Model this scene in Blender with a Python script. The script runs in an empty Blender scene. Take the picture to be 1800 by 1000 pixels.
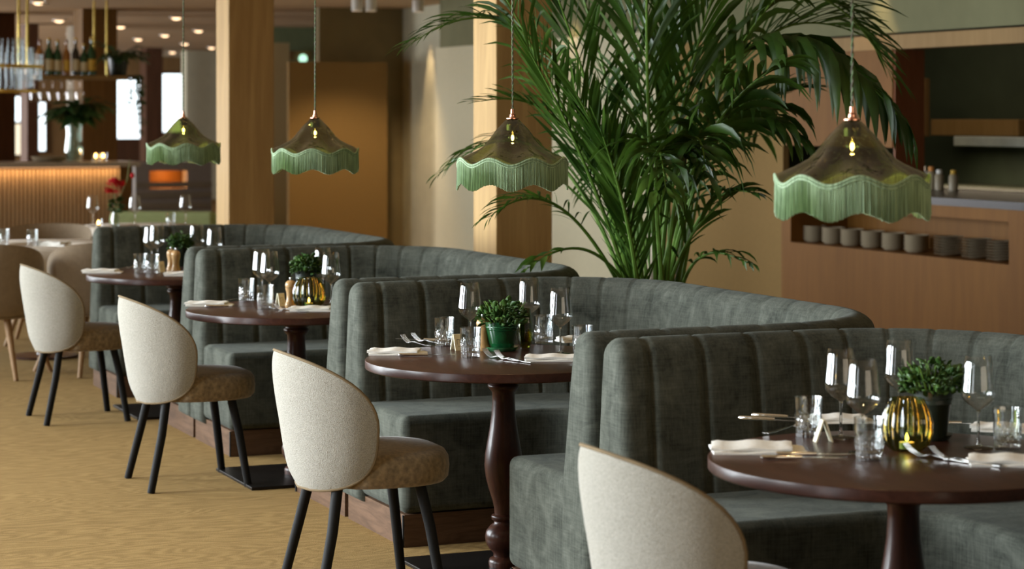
import bpy, bmesh, math, random
from mathutils import Vector, Matrix
random.seed(7)
PI = math.pi
scene = bpy.context.scene
C = scene.collection

# ------------------------------------------------------------------ camera
HC, F = 1.61, 3900.0                 # eye height in m, focal length in pixels of the 1800 px frame
HY = 203.0                           # horizon row
cam_data = bpy.data.cameras.new('camera')
cam = bpy.data.objects.new('camera', cam_data); C.objects.link(cam)
cam.location = (0, 0, HC); cam.rotation_euler = (PI/2, 0, 0)
cam_data.sensor_width = 36.0
cam_data.lens = F/1800*36
cam_data.shift_y = -(500-HY)/1800
cam_data.clip_end = 200
cam_data.dof.use_dof = True
cam_data.dof.focus_distance = 7.7
cam_data.dof.aperture_fstop = 3.9
scene.camera = cam
# ------------------------------------------------------------------ world, exposure
w = bpy.data.worlds.new('world'); scene.world = w; w.use_nodes = True
bg = w.node_tree.nodes['Background']
bg.inputs[0].default_value = (0.86, 0.70, 0.50, 1); bg.inputs[1].default_value = 0.10
scene.view_settings.view_transform = 'Standard'; scene.view_settings.look = 'None'
scene.view_settings.gamma = 1; scene.view_settings.exposure = 0.08
scene.view_settings.use_curve_mapping = False
try:
    scene.cycles.sample_clamp_indirect = 3.0
    scene.cycles.transparent_max_bounces = 24
    scene.cycles.max_bounces = 10
    scene.cycles.caustics_reflective = False; scene.cycles.caustics_refractive = False
except Exception: pass
# ------------------------------------------------------------------ frames
UX, UY = -0.388, 0.9217              # along the row of booths
ROT = math.atan2(0.388, 0.9217)
NX, NY = 0.9217, 0.388               # from the aisle into the booths
def rp(b, a, z=0.0): return Vector((b*NX+a*UX, b*NY+a*UY, z))
def depth_at(py, z): return (HC-z)*F/(py-HY)
def tp(px, py, z=0.75):
    d = depth_at(py, z); return Vector(((px-900)*d/F, d, z))
def pd(px, py, d): return Vector(((px-900)*d/F, d, HC+(HY-py)*d/F))
def d_on_a(px, a): return a/(UX*(px-900)/F+UY)
def d_on_b(px, b): return b/(NX*(px-900)/F+NY)
def b_on_a(px, a):
    d = d_on_a(px, a); return d*(NX*(px-900)/F+NY)
def a_on_b(px, b):
    d = d_on_b(px, b); return d*(UX*(px-900)/F+UY)
def z_at(py, d): return HC+(HY-py)*d/F
# daylight through the left wall windows: area lights in the openings, then added fill
def area(name, loc, rot, sx, sy, power, col):
    l = bpy.data.lights.new(name, 'AREA'); l.shape = 'RECTANGLE'; l.size = sx; l.size_y = sy
    l.energy = power; l.color = col
    o = bpy.data.objects.new(name, l); C.objects.link(o); o.location = loc; o.rotation_euler = rot
    return o
WB = -1.0                            # window wall
WIN_A = [1.4+2.1*i for i in range(11)]
WIN_P = [4, 26, 66, 88, 92, 86, 68, 48, 38, 44, 70]
for i, a in enumerate(WIN_A):
    p = rp(WB+.26, a, 1.50)
    wl = area('window_daylight', p, (PI/2-math.radians(6), 0, -PI/2), 1.05, 1.9, WIN_P[i], (0.87, 0.95, 1.0))
    wl.data.spread = math.radians(105)
for a in (28, 32, 36, 40, 44):
    area('window_daylight', rp(WB+.05, a, 1.5), (PI/2, 0, ROT-PI/2), 2.0, 1.9, 300, (0.95, 0.96, 1.0))  # added fill to brighten the far hall; the wall is solid here
area('window_daylight', rp(4.0, -1.3, 1.7), (PI/2, 0, ROT), 5.0, 1.8, 70, (1.0, .84, .62))  # added warm fill from behind the camera, no window built there
def spot(name, loc, tgt, power, ang, col=(1.0, 0.72, 0.42), blend=0.6, rad=0.03):
    l = bpy.data.lights.new(name, 'SPOT'); l.energy = power; l.spot_size = math.radians(ang); l.spot_blend = blend
    l.color = col; l.shadow_soft_size = rad
    o = bpy.data.objects.new(name, l); C.objects.link(o); o.location = loc
    o.rotation_euler = (Vector(tgt)-Vector(loc)).to_track_quat('-Z', 'Y').to_euler()
    return o
def point(name, loc, power, col=(1.0, 0.62, 0.28), rad=0.01):
    l = bpy.data.lights.new(name, 'POINT'); l.energy = power; l.color = col; l.shadow_soft_size = rad
    o = bpy.data.objects.new(name, l); C.objects.link(o); o.location = loc; return o

# ------------------------------------------------------------------ materials
MATS = {}
def newmat(name):
    m = bpy.data.materials.new(name); m.use_nodes = True
    nt = m.node_tree; b = nt.nodes['Principled BSDF']; MATS[name] = m
    return m, nt, b
def objco(nt, scale=(1, 1, 1), rot=(0, 0, 0)):
    tc = nt.nodes.new('ShaderNodeTexCoord'); mp = nt.nodes.new('ShaderNodeMapping')
    mp.inputs['Scale'].default_value = scale; mp.inputs['Rotation'].default_value = rot
    nt.links.new(tc.outputs['Object'], mp.inputs[0]); return mp.outputs[0]
def noise(nt, co, sc, det=3, rough=.5, dist=0):
    n = nt.nodes.new('ShaderNodeTexNoise'); n.inputs['Scale'].default_value = sc
    n.inputs['Detail'].default_value = det; n.inputs['Roughness'].default_value = rough
    n.inputs['Distortion'].default_value = dist
    nt.links.new(co, n.inputs['Vector']); return n.outputs['Fac']
def ramp(nt, fac, stops):
    r = nt.nodes.new('ShaderNodeValToRGB'); e = r.color_ramp.elements
    while len(e) < len(stops): e.new(0.5)
    for i, (p, c) in enumerate(stops):
        e[i].position = p; e[i].color = (*c, 1)
    nt.links.new(fac, r.inputs[0]); return r.outputs[0]
def bump(nt, b, h, strength, dist=0.002):
    n = nt.nodes.new('ShaderNodeBump'); n.inputs['Strength'].default_value = strength
    n.inputs['Distance'].default_value = dist
    nt.links.new(h, n.inputs['Height']); nt.links.new(n.outputs[0], b.inputs['Normal'])
def mixv(nt, a, bb, op='MULTIPLY'):
    m = nt.nodes.new('ShaderNodeMath'); m.operation = op
    for i, v in enumerate((a, bb)):
        if isinstance(v, (int, float)): m.inputs[i].default_value = v
        else: nt.links.new(v, m.inputs[i])
    return m.outputs[0]
def plain(name, col, rough=.6, metal=0.0, spec=.3, nvar=0.0, nscale=20, bmp=0, sheen=0, coat=0):
    m, nt, b = newmat(name)
    b.inputs['Roughness'].default_value = rough; b.inputs['Metallic'].default_value = metal
    b.inputs['Specular IOR Level'].default_value = spec
    b.inputs['Sheen Weight'].default_value = sheen
    b.inputs['Coat Weight'].default_value = coat
    co = objco(nt); n = noise(nt, co, nscale)
    v = max(nvar, .04)
    c = ramp(nt, n, [(.3, tuple(x*(1-v) for x in col)), (.7, tuple(min(1, x*(1+v)) for x in col))])
    nt.links.new(c, b.inputs['Base Color'])
    if bmp: bump(nt, b, n, bmp)
    return m
def velvet(name, dark, lite):
    m, nt, b = newmat(name)
    co = objco(nt)
    n1 = noise(nt, co, 9, 5, .65, .8)
    n2 = noise(nt, objco(nt, (110, 110, 7)), 1.2, 4, .7)
    n3 = noise(nt, objco(nt, (9, 9, 130)), 1.2, 3, .7)
    f = mixv(nt, mixv(nt, n1, .50), mixv(nt, mixv(nt, n2, .28), mixv(nt, n3, .22), 'ADD'), 'ADD')
    c = ramp(nt, f, [(.32, dark), (.66, lite)])
    nt.links.new(c, b.inputs['Base Color'])
    b.inputs['Roughness'].default_value = .85; b.inputs['Specular IOR Level'].default_value = .05
    b.inputs['Sheen Weight'].default_value = .07; b.inputs['Sheen Roughness'].default_value = .5
    b.inputs['Sheen Tint'].default_value = (.80, .86, .80, 1)
    bump(nt, b, f, .5, .003)
    return m
def boucle(name, col, col2):
    m, nt, b = newmat(name)
    co = objco(nt, (1, 1, 1.4))
    v = nt.nodes.new('ShaderNodeTexVoronoi'); v.inputs['Scale'].default_value = 290
    nt.links.new(co, v.inputs['Vector'])
    n = noise(nt, co, 210, 3, .7, 1.5)
    h = mixv(nt, mixv(nt, v.outputs['Distance'], -.7), n, 'ADD')
    c = ramp(nt, h, [(-.1+.1, col2), (.42, col)])
    nt.links.new(c, b.inputs['Base Color'])
    b.inputs['Roughness'].default_value = .95; b.inputs['Sheen Weight'].default_value = .3
    b.inputs['Specular IOR Level'].default_value = .1
    bump(nt, b, h, .9, .004)
    return m
def wood(name, c1, c2, scale=(1, 1, .08), freq=14, rough=.5, coat=0, knots=False, bmp=.15):
    m, nt, b = newmat(name)
    co = objco(nt, scale)
    n = noise(nt, co, freq, 5, .6, 1.6)
    n2 = noise(nt, co, freq*5, 3, .6)
    f = mixv(nt, mixv(nt, n, .75), mixv(nt, n2, .25), 'ADD')
    c = ramp(nt, f, [(.32, c1), (.62, c2)])
    if knots:
        v = nt.nodes.new('ShaderNodeTexVoronoi'); v.inputs['Scale'].default_value = 2.6
        nt.links.new(objco(nt, (1.3, 1.3, .55)), v.inputs['Vector'])
        k = ramp(nt, v.outputs['Distance'], [(.035, (.10, .05, .025)), (.11, (1, 1, 1))])
        mx = nt.nodes.new('ShaderNodeMix'); mx.data_type = 'RGBA'; mx.blend_type = 'MULTIPLY'
        mx.inputs['Factor'].default_value = .8
        nt.links.new(c, mx.inputs['A']); nt.links.new(k, mx.inputs['B']); c = mx.outputs['Result']
    nt.links.new(c, b.inputs['Base Color'])
    b.inputs['Roughness'].default_value = rough; b.inputs['Coat Weight'].default_value = coat; b.inputs['Specular IOR Level'].default_value = .22
    b.inputs['Coat Roughness'].default_value = .15
    bump(nt, b, f, bmp, .001)
    return m
def thin_glass(name, tint, refl=.9, base=.05, power=3.0, rough=0.0, wob=0):
    m = bpy.data.materials.new(name); m.use_nodes = True; nt = m.node_tree; MATS[name] = m
    nt.nodes.remove(nt.nodes['Principled BSDF'])
    t = nt.nodes.new('ShaderNodeBsdfTransparent'); t.inputs[0].default_value = (*tint, 1)
    g = nt.nodes.new('ShaderNodeBsdfGlossy'); g.inputs['Roughness'].default_value = rough
    lw = nt.nodes.new('ShaderNodeLayerWeight'); lw.inputs[0].default_value = .5
    f = mixv(nt, mixv(nt, mixv(nt, lw.outputs['Facing'], power, 'POWER'), refl-base), base, 'ADD')
    mx = nt.nodes.new('ShaderNodeMixShader')
    nt.links.new(f, mx.inputs[0]); nt.links.new(t.outputs[0], mx.inputs[1]); nt.links.new(g.outputs[0], mx.inputs[2])
    if wob:
        n = noise(nt, objco(nt), 18, 2); bn = nt.nodes.new('ShaderNodeBump')
        bn.inputs['Strength'].default_value = wob; bn.inputs['Distance'].default_value = .02
        nt.links.new(n, bn.inputs['Height']); nt.links.new(bn.outputs[0], g.inputs['Normal'])
    nt.links.new(mx.outputs[0], nt.nodes['Material Output'].inputs[0])
    return m
def cut_pattern(name, z1):
    m = MATS[name]; nt = m.node_tree; g = [x for x in nt.nodes if x.type == 'BSDF_GLOSSY'][0]
    tc = nt.nodes.new('ShaderNodeTexCoord'); sp = nt.nodes.new('ShaderNodeSeparateXYZ'); nt.links.new(tc.outputs['Object'], sp.inputs[0])
    k = nt.nodes.new('ShaderNodeMapRange'); k.inputs[1].default_value = z1; k.inputs[2].default_value = z1-.03; nt.links.new(sp.outputs[2], k.inputs[0])
    v = nt.nodes.new('ShaderNodeTexVoronoi'); v.inputs['Scale'].default_value = 170; nt.links.new(objco(nt, (1, 1, .28)), v.inputs['Vector'])
    bn = nt.nodes.new('ShaderNodeBump'); bn.inputs['Strength'].default_value = 1; bn.inputs['Distance'].default_value = .0022
    nt.links.new(mixv(nt, v.outputs['Distance'], k.outputs[0]), bn.inputs['Height']); nt.links.new(bn.outputs[0], g.inputs['Normal'])
    f = g.outputs[0].links[0].to_node.inputs[0].links[0].from_socket
    add = mixv(nt, f, mixv(nt, k.outputs[0], .10), 'ADD'); nt.links.new(add, g.outputs[0].links[0].to_node.inputs[0])
def solid_glass(name, col, rough=0.0, ior=1.45):
    m, nt, b = newmat(name)
    b.inputs['Base Color'].default_value = (*col, 1); b.inputs['Transmission Weight'].default_value = 1
    b.inputs['Roughness'].default_value = rough; b.inputs['IOR'].default_value = ior
    return m
def emit(name, col, s):
    m = bpy.data.materials.new(name); m.use_nodes = True; nt = m.node_tree; MATS[name] = m
    nt.nodes.remove(nt.nodes['Principled BSDF'])
    e = nt.nodes.new('ShaderNodeEmission'); e.inputs[0].default_value = (*col, 1); e.inputs[1].default_value = s
    nt.links.new(e.outputs[0], nt.nodes['Material Output'].inputs[0]); return m
def carpet_mat():
    m, nt, b = newmat('carpet')
    co = objco(nt, (1, 1, 1), (0, 0, .05))
    # wood-grain like woven contour lines
    wn = nt.nodes.new('ShaderNodeTexNoise'); wn.inputs['Scale'].default_value = 1.0; wn.inputs['Detail'].default_value = 1.5
    mp = objco(nt, (1.5, 4.6, 1)); nt.links.new(mp, wn.inputs['Vector'])
    lines = mixv(nt, mixv(nt, wn.outputs['Fac'], 120.0), 1.0, 'MULTIPLY')
    s = nt.nodes.new('ShaderNodeMath'); s.operation = 'SINE'; nt.links.new(lines, s.inputs[0])
    fine = noise(nt, co, 260, 2, .7); mid = noise(nt, objco(nt, (3, 26, 1)), 4, 4, .7)
    f = mixv(nt, mixv(nt, s.outputs[0], .075), mixv(nt, mixv(nt, fine, .55), mixv(nt, mid, .45), 'ADD'), 'ADD')
    c = ramp(nt, f, [(.28, (.19, .115, .040)), (.72, (.41, .265, .102))])
    nt.links.new(c, b.inputs['Base Color']); b.inputs['Roughness'].default_value = .95
    b.inputs['Specular IOR Level'].default_value = .1
    bump(nt, b, f, .8, .006); return m
carpet_mat()
velvet('velvet', (.018, .021, .017), (.116, .122, .100))
boucle('cream_boucle', (.54, .505, .43), (.34, .31, .25))
plain('brown_seat_fabric', (.21, .145, .075), .9, nvar=.35, nscale=60, bmp=.4, sheen=.35, spec=.15)
plain('piping_fabric', (.16, .11, .055), .8, nvar=.1)
wood('black_oak', (.004, .0035, .003), (.009, .008, .007), (1, 1, .1), 40, .7)
MATS['black_oak'].node_tree.nodes['Principled BSDF'].inputs['Specular IOR Level'].default_value = .25
wood('mahogany', (.028, .010, .006), (.056, .020, .012), (1, .12, 1), 22, .33, .10, bmp=.05)
wood('dark_turned_wood', (.028, .010, .007), (.065, .023, .013), (1, 1, .15), 20, .32, .12, bmp=.04)
wood('walnut_plinth', (.065, .034, .018), (.14, .078, .045), (.12, .12, 1), 26, .5)
wood('oak_column', (.42, .25, .090), (.60, .385, .155), (1, 1, .07), 9, .6, knots=True)
wood('orange_wood', (.175, .070, .010), (.215, .092, .015), (1, 1, .08), 8, .6)
wood('pale_joinery', (.26, .155, .055), (.32, .195, .075), (1, 1, .1), 8, .6)
wood('red_wood', (.17, .055, .018), (.23, .08, .03), (1, 1, .1), 12, .5)
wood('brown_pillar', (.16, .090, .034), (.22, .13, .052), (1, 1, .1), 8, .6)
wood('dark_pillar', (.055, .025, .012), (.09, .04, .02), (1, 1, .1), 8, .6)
wood('mill_wood', (.42, .24, .09), (.58, .36, .16), (1, 1, .2), 40, .35, .3)
wood('light_wood_leg', (.30, .17, .08), (.42, .26, .13), (1, 1, .1), 30, .5)
wood('slat_wood', (.42, .31, .20), (.52, .40, .27), (1, 1, .1), 12, .6)
plain('black_steel', (.018, .016, .015), .35, .6, nvar=.1)
plain('gap_black', (.01, .009, .008), .8)
plain('pale_fabric_wall', (.62, .57, .40), .95, nvar=.05, nscale=60, bmp=.2)
plain('tan_fabric_wall', (.27, .17, .062), .95, nvar=.06, nscale=60, bmp=.2)
plain('sage_wall', (.185, .180, .095), .9, nvar=.05, nscale=6)
plain('green_wall', (.26, .34, .20), .9, nvar=.05, nscale=6)
plain('olive_wall', (.25, .20, .105), .9, nvar=.06, nscale=6)
plain('grey_wall', (.56, .54, .40), .9, nvar=.05, nscale=6)
plain('taupe_wall', (.23, .20, .15), .9, nvar=.05, nscale=6)
plain('ceiling_paint', (.50, .36, .21), .9, nvar=.03, nscale=3)
plain('kitchen_dark', (.05, .055, .035), .5, nvar=.15, nscale=4)
plain('kitchen_wall', (.065, .085, .055), .6, nvar=.1, nscale=4)
plain('dark_stone', (.022, .016, .014), .3, nvar=.2, nscale=30)
plain('bar_stone', (.42, .36, .29), .3, nvar=.1, nscale=20)
plain('steel', (.60, .62, .63), .22, 1.0, nvar=.05)
plain('brushed_metal', (.62, .68, .66), .5, .2, nvar=.15, nscale=6)
plain('silver', (.78, .76, .73), .16, 1.0, nvar=.03)
plain('brass', (.80, .62, .18), .22, 1.0, nvar=.05)
plain('copper', (.62, .30, .20), .25, 1.0, nvar=.05)
plain('white_linen', (.88, .86, .80), .9, nvar=.04, nscale=120, bmp=.3)
plain('cream_cloth', (.72, .64, .54), .9, nvar=.04, nscale=8, bmp=.2)
plain('card_cream', (.72, .68, .50), .7, nvar=.05)
plain('ink', (.10, .09, .06), .6)
plain('green_glaze', (.006, .060, .018), .10, nvar=.35, nscale=30, spec=.7, coat=.6)
plain('light_green_glaze', (.035, .15, .06), .12, nvar=.3, nscale=30, spec=.7, coat=.6)
plain('black_pot', (.02, .028, .02), .35, nvar=.2)
plain('soil', (.03, .02, .012), .95, nvar=.4)
plain('beige_chair_fabric', (.29, .215, .14), .9, nvar=.08, nscale=40, bmp=.3, sheen=.3)
plain('green_sofa_fabric', (.36, .42, .19), .9, nvar=.06)
m_, nt_, b_ = newmat('fringe_green')
nt_.links.new(ramp(nt_, noise(nt_, objco(nt_, (1, 1, .015)), 330, 2, .6), [(.36, (.10, .16, .075)), (.60, (.34, .47, .27))]), b_.inputs['Base Color'])
b_.inputs['Roughness'].default_value = .7; b_.inputs['Sheen Weight'].default_value = .2
plain('cord_green', (.10, .16, .07), .7, nvar=.5, nscale=300)
plain('ceramic', (.34, .28, .19), .35, nvar=.05)
plain('grey_shelving', (.26, .24, .22), .6, nvar=.06)
plain('candle_wax', (.85, .78, .62), .5)
plain('red_petal', (.60, .012, .02), .6, nvar=.3, nscale=60)
plain('white_plastic', (.75, .73, .68), .5)
plain('orange_plastic', (.7, .28, .06), .5)
plain('amber_bottle', (.35, .14, .02), .12, spec=.7)
plain('green_bottle', (.012, .075, .025), .08, spec=.8)
plain('dark_bottle', (.015, .014, .012), .10, spec=.8)
plain('paper_label', (.62, .52, .33), .7)
plain('gold_label', (.65, .40, .06), .6)
plain('palm_stem', (.105, .20, .030), .5, nvar=.15)
plain('pole_pale', (.48, .40, .31), .6)
thin_glass('wine_glass_thin', (.97, .98, .98), .90, .08, 2.0)
thin_glass('tumbler_glass', (.95, .965, .965), .90, .13, 1.8)
thin_glass('olive_shade_glass', (.36, .40, .165), .75, .08, 2.4, .02, .8)
thin_glass('bulb_glass', (.98, .95, .88), .7, .05, 3)
thin_glass('window_glass', (.93, .96, .97), .6, .04, 3)
thin_glass('crystal', (.86, .90, .92), .9, .13, 2.2, .08)
thin_glass('vase_clear', (.70, .78, .75), .9, .12, 2, .05)
solid_glass('cut_glass', (1, 1, 1))
cut_pattern('tumbler_glass', .075)
emit('filament', (1.0, .62, .24), 55)
emit('flame', (1.0, .50, .12), 28)
emit('downlight_glow', (1.0, .66, .38), 3.2)
emit('sky_pane', (.86, .96, 1.0), 2.3)
emit('warm_pane', (1.0, .86, .62), 1.2)
emit('led_strip_glow', (1.0, .50, .22), .9)
emit('exit_glow', (.55, 1.0, .72), 1.3)
def leafmat(name, c1, c2, tr=.25, sc=14, gloss=.38):
    m, nt, b = newmat(name)
    n = noise(nt, objco(nt), sc, 2)
    c = ramp(nt, n, [(.35, c1), (.65, c2)])
    nt.links.new(c, b.inputs['Base Color']); b.inputs['Roughness'].default_value = gloss
    b.inputs['Specular IOR Level'].default_value = .4
    t = nt.nodes.new('ShaderNodeBsdfTranslucent'); nt.links.new(c, t.inputs[0])
    mx = nt.nodes.new('ShaderNodeMixShader'); mx.inputs[0].default_value = tr
    nt.links.new(b.outputs[0], mx.inputs[1]); nt.links.new(t.outputs[0], mx.inputs[2])
    nt.links.new(mx.outputs[0], nt.nodes['Material Output'].inputs[0]); return m
leafmat('palm_leaf', (.018, .050, .006), (.058, .118, .014), .28, 3)
leafmat('jade_leaf', (.030, .085, .016), (.085, .17, .035), .2, 40)
leafmat('far_leaf', (.018, .055, .015), (.04, .10, .03), .2, 6)
def amber_vase():
    m = thin_glass('amber_green_glass', (1, 1, 1), .8, .07, 2.4, .04, .10); nt = m.node_tree
    n = noise(nt, objco(nt, (14, 14, 3)), 1.3, 2)
    c = ramp(nt, n, [(.36, (.18, .34, .14)), (.48, (.50, .58, .34)), (.58, (.50, .48, .12)), (.68, (.85, .55, .08))])
    t = [x for x in nt.nodes if x.type == 'BSDF_TRANSPARENT'][0]
    nt.links.new(c, t.inputs[0])
amber_vase()

# ------------------------------------------------------------------ mesh builder
class MB:
    def __init__(s): s.v = []; s.f = []
    def add(s, vs, fs):
        o = len(s.v); s.v += [tuple(v) for v in vs]; s.f += [tuple(i+o for i in f) for f in fs]; return s
    def box(s, x0, x1, y0, y1, z0, z1):
        vs = [(x, y, z) for z in (z0, z1) for y in (y0, y1) for x in (x0, x1)]
        return s.add(vs, [(0, 2, 3, 1), (4, 5, 7, 6), (0, 1, 5, 4), (2, 6, 7, 3), (0, 4, 6, 2), (1, 3, 7, 5)])
    def lathe(s, prof, n=32, c=(0, 0, 0), rmod=None, zmod=None, close=True):
        vs = []; fs = []
        for j, (z, r) in enumerate(prof):
            for i in range(n):
                t = 2*PI*i/n
                rr = r*(rmod(t, z, j) if rmod else 1); zz = z+(zmod(t, z, j) if zmod else 0)
                vs.append((c[0]+rr*math.cos(t), c[1]+rr*math.sin(t), c[2]+zz))
        for j in range(len(prof)-1):
            for i in range(n):
                k = (i+1) % n
                fs.append((j*n+i, j*n+k, (j+1)*n+k, (j+1)*n+i))
        if close:
            fs.append(tuple(reversed(range(n)))); m = (len(prof)-1)*n; fs.append(tuple(range(m, m+n)))
        return s.add(vs, fs)
    def tube(s, pts, r, n=8, cap=True):
        pts = [Vector(p) for p in pts]; rs = r if isinstance(r, (list, tuple)) else [r]*len(pts)
        vs = []; fs = []; up = None
        for i, p in enumerate(pts):
            t = (pts[min(i+1, len(pts)-1)]-pts[max(i-1, 0)])
            t = t.normalized() if t.length > 1e-9 else Vector((0, 0, 1))
            if up is None: up = t.orthogonal().normalized()
            up = (up-t*up.dot(t)); up = up.normalized() if up.length > 1e-6 else t.orthogonal().normalized()
            sd = t.cross(up)
            for k in range(n):
                a = 2*PI*k/n; vs.append(p+(up*math.cos(a)+sd*math.sin(a))*rs[i])
        for i in range(len(pts)-1):
            for k in range(n):
                q = (k+1) % n; fs.append((i*n+k, i*n+q, (i+1)*n+q, (i+1)*n+k))
        if cap:
            fs.append(tuple(reversed(range(n)))); m = (len(pts)-1)*n; fs.append(tuple(range(m, m+n)))
        return s.add(vs, fs)
    def prism(s, poly, z0, z1):
        n = len(poly)
        vs = [(x, y, z0) for x, y in poly]+[(x, y, z1) for x, y in poly]
        fs = [tuple(reversed(range(n))), tuple(range(n, 2*n))]+[(i, (i+1) % n, (i+1) % n+n, i+n) for i in range(n)]
        return s.add(vs, fs)
    def xform(s, M):
        s.v = [tuple(M @ Vector(v)) for v in s.v]; return s
    def build(s, name, mat, parent=None, smooth=True, bevel=0, seg=3, loc=None, rz=None, sharp=40):
        me = bpy.data.meshes.new(name); me.from_pydata(s.v, [], s.f); me.update()
        mats = mat if isinstance(mat, (list, tuple)) else [mat]
        for x in mats: me.materials.append(MATS[x])
        bm = bmesh.new(); bm.from_mesh(me); bmesh.ops.recalc_face_normals(bm, faces=bm.faces); bm.to_mesh(me); bm.free()
        if smooth:
            for p in me.polygons: p.use_smooth = True
            me.set_sharp_from_angle(angle=math.radians(sharp))
        o = bpy.data.objects.new(name, me); C.objects.link(o)
        if parent: o.parent = parent
        if loc is not None: o.location = loc
        if rz is not None: o.rotation_euler = (0, 0, rz)
        if bevel:
            b = o.modifiers.new('bevel', 'BEVEL'); b.width = bevel; b.segments = seg; b.limit_method = 'ANGLE'
            b.angle_limit = math.radians(40); b.harden_normals = True
        return o
def tag(o, label, cat, group=None, kind=None):
    o['label'] = label; o['category'] = cat
    if group: o['group'] = group
    if kind: o['kind'] = kind
    return o
def thing(name, label, cat, loc=(0, 0, 0), rz=0.0, group=None):
    o = bpy.data.objects.new(name, None); C.objects.link(o); o.empty_display_size = .05
    o.location = loc; o.rotation_euler = (0, 0, rz); return tag(o, label, cat, group)
def copy_tree(o, parent=None):
    c = o.copy(); C.objects.link(c)
    if parent: c.parent = parent
    for ch in list(o.children): copy_tree(ch, c)
    return c
class Proto:
    """first use places the prototype itself, later uses copy it"""
    def __init__(s, make): s.make = make; s.o = None
    def put(s, loc, rz, label, group=None, scale=None):
        if s.o is None: s.o = o = s.make()
        else: o = copy_tree(s.o)
        o.location = loc; o.rotation_euler = (0, 0, rz); o['label'] = label
        if group: o['group'] = group
        elif 'group' in o: del o['group']
        o.scale = scale if scale else (1, 1, 1)
        return o
def struct(name, mb, mat, label, cat='wall', rot=True, **k):
    o = mb.build(name, mat, None, **k); o['kind'] = 'structure'; o['label'] = label; o['category'] = cat
    if rot: o.rotation_euler = (0, 0, ROT)
    return o
def rbox(b0, b1, a0, a1, z0, z1): return MB().box(b0, b1, a0, a1, z0, z1)

# ------------------------------------------------------------------ the room shell (built in the row frame, turned by ROT)
CZ = 2.85; WRB = 8.47; AEND = 46.0
CORNER = a_on_b(770, WRB)
struct('floor', rbox(WB-.3, 14, -1.5, AEND+.3, -.05, 0), 'carpet', 'tan carpet with woven wood-grain contour pattern', 'floor', smooth=False)
struct('ceiling', rbox(WB-.3, 14, -1.5, AEND+.3, CZ, CZ+.1), 'ceiling_paint', 'plain warm beige ceiling over the hall', 'ceiling', smooth=False)
# left wall with window openings
ml = MB()
ml.box(WB-.25, WB, -1.5, AEND, 0, .55); ml.box(WB-.25, WB, -1.5, AEND, 2.55, CZ)
prev = -1.5
for a in WIN_A:
    ml.box(WB-.25, WB, prev, a-.62, .55, 2.55); prev = a+.62
ml.box(WB-.25, WB, prev, AEND, .55, 2.55)
struct('wall_left', ml, 'sage_wall', 'window wall on the left of the aisle', smooth=False)
for i, a in enumerate(WIN_A):
    m = MB()
    for (y0, y1, z0, z1) in ((a-.62, a-.57, .55, 2.55), (a+.57, a+.62, .55, 2.55), (a-.57, a+.57, .55, .60), (a-.57, a+.57, 2.50, 2.55), (a-.02, a+.02, .6, 2.5)):
        m.box(WB+.0, WB+.05, y0, y1, z0, z1)
    struct('window_%d' % (i+1), m, 'pale_joinery', 'wooden window frame in the left wall', 'window', smooth=False)

# right wall: panels, joinery, kitchen pass
A_PALE1 = a_on_b(975, WRB); A_WOOD = a_on_b(1383, WRB); A_TALL = a_on_b(1575, WRB); A_TAN = a_on_b(1168, WRB)
PT = 2.33
m = MB(); m.box(WRB+.02, WRB+.2, A_WOOD+.6, CORNER, 0, CZ); m.box(WRB+.02, WRB+.2, -1.5, A_WOOD+.6, 2.19, CZ)
struct('wall_right', m, 'sage_wall', 'sage green wall above the fabric panels and the pass', smooth=False)
p = rbox(WRB-.03, WRB+.02, A_TAN, CORNER, 0, PT).build('wall_panel', 'pale_fabric_wall', smooth=False, rz=ROT)
tag(p, 'long pale linen-covered wall panel behind the palm and right column', 'wall panel')
p = rbox(WRB-.03, WRB+.02, A_WOOD+.005, A_TAN-.01, 0, PT-.12).build('wall_panel', 'tan_fabric_wall', smooth=False, rz=ROT)  # darker tan puts the shade on this stretch into the colour
tag(p, 'tan fabric wall panel between the palm and the kitchen pass', 'wall panel')
cut_z = z_at(255, d_on_b(1383, WRB)); CT = 1.06; TALLZ = z_at(87, d_on_b(1575, WRB))
jo = MB(); jo.box(WRB-.03, WRB+.02, A_TALL, A_WOOD, cut_z, TALLZ)
p = jo.build('wall_panel', 'orange_wood', smooth=False, rz=ROT); tag(p, 'orange-toned wooden wall panel left of the tall kitchen opening', 'wall panel')
struct('trim_1', rbox(WRB-.06, WRB+.10, -1.5, A_WOOD+.3, TALLZ, TALLZ+.10), 'pale_joinery', 'light wooden beam over the kitchen opening', 'trim', smooth=False)
struct('trim_2', rbox(WRB-.02, WRB+.22, A_TALL-.02, A_TALL+.0, CT, TALLZ), 'red_wood', 'reddish wooden jamb of the kitchen opening', 'trim', smooth=False)
struct('trim_3', rbox(WRB+.10, WRB+.20, A_TALL+.0, A_TALL+.12, cut_z, TALLZ), 'red_wood', 'reddish return of the kitchen opening', 'trim', smooth=False)
# kitchen room
KB = 11.2
struct('wall_kitchen', rbox(KB, KB+.1, 2, 20, 0, CZ), 'kitchen_wall', 'dark green back wall of the kitchen', smooth=False)
struct('wall_kitchen_side', rbox(WRB+.2, KB, 19.6, 19.7, 0, CZ), 'kitchen_dark', 'dark end wall of the kitchen', smooth=False)
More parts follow.
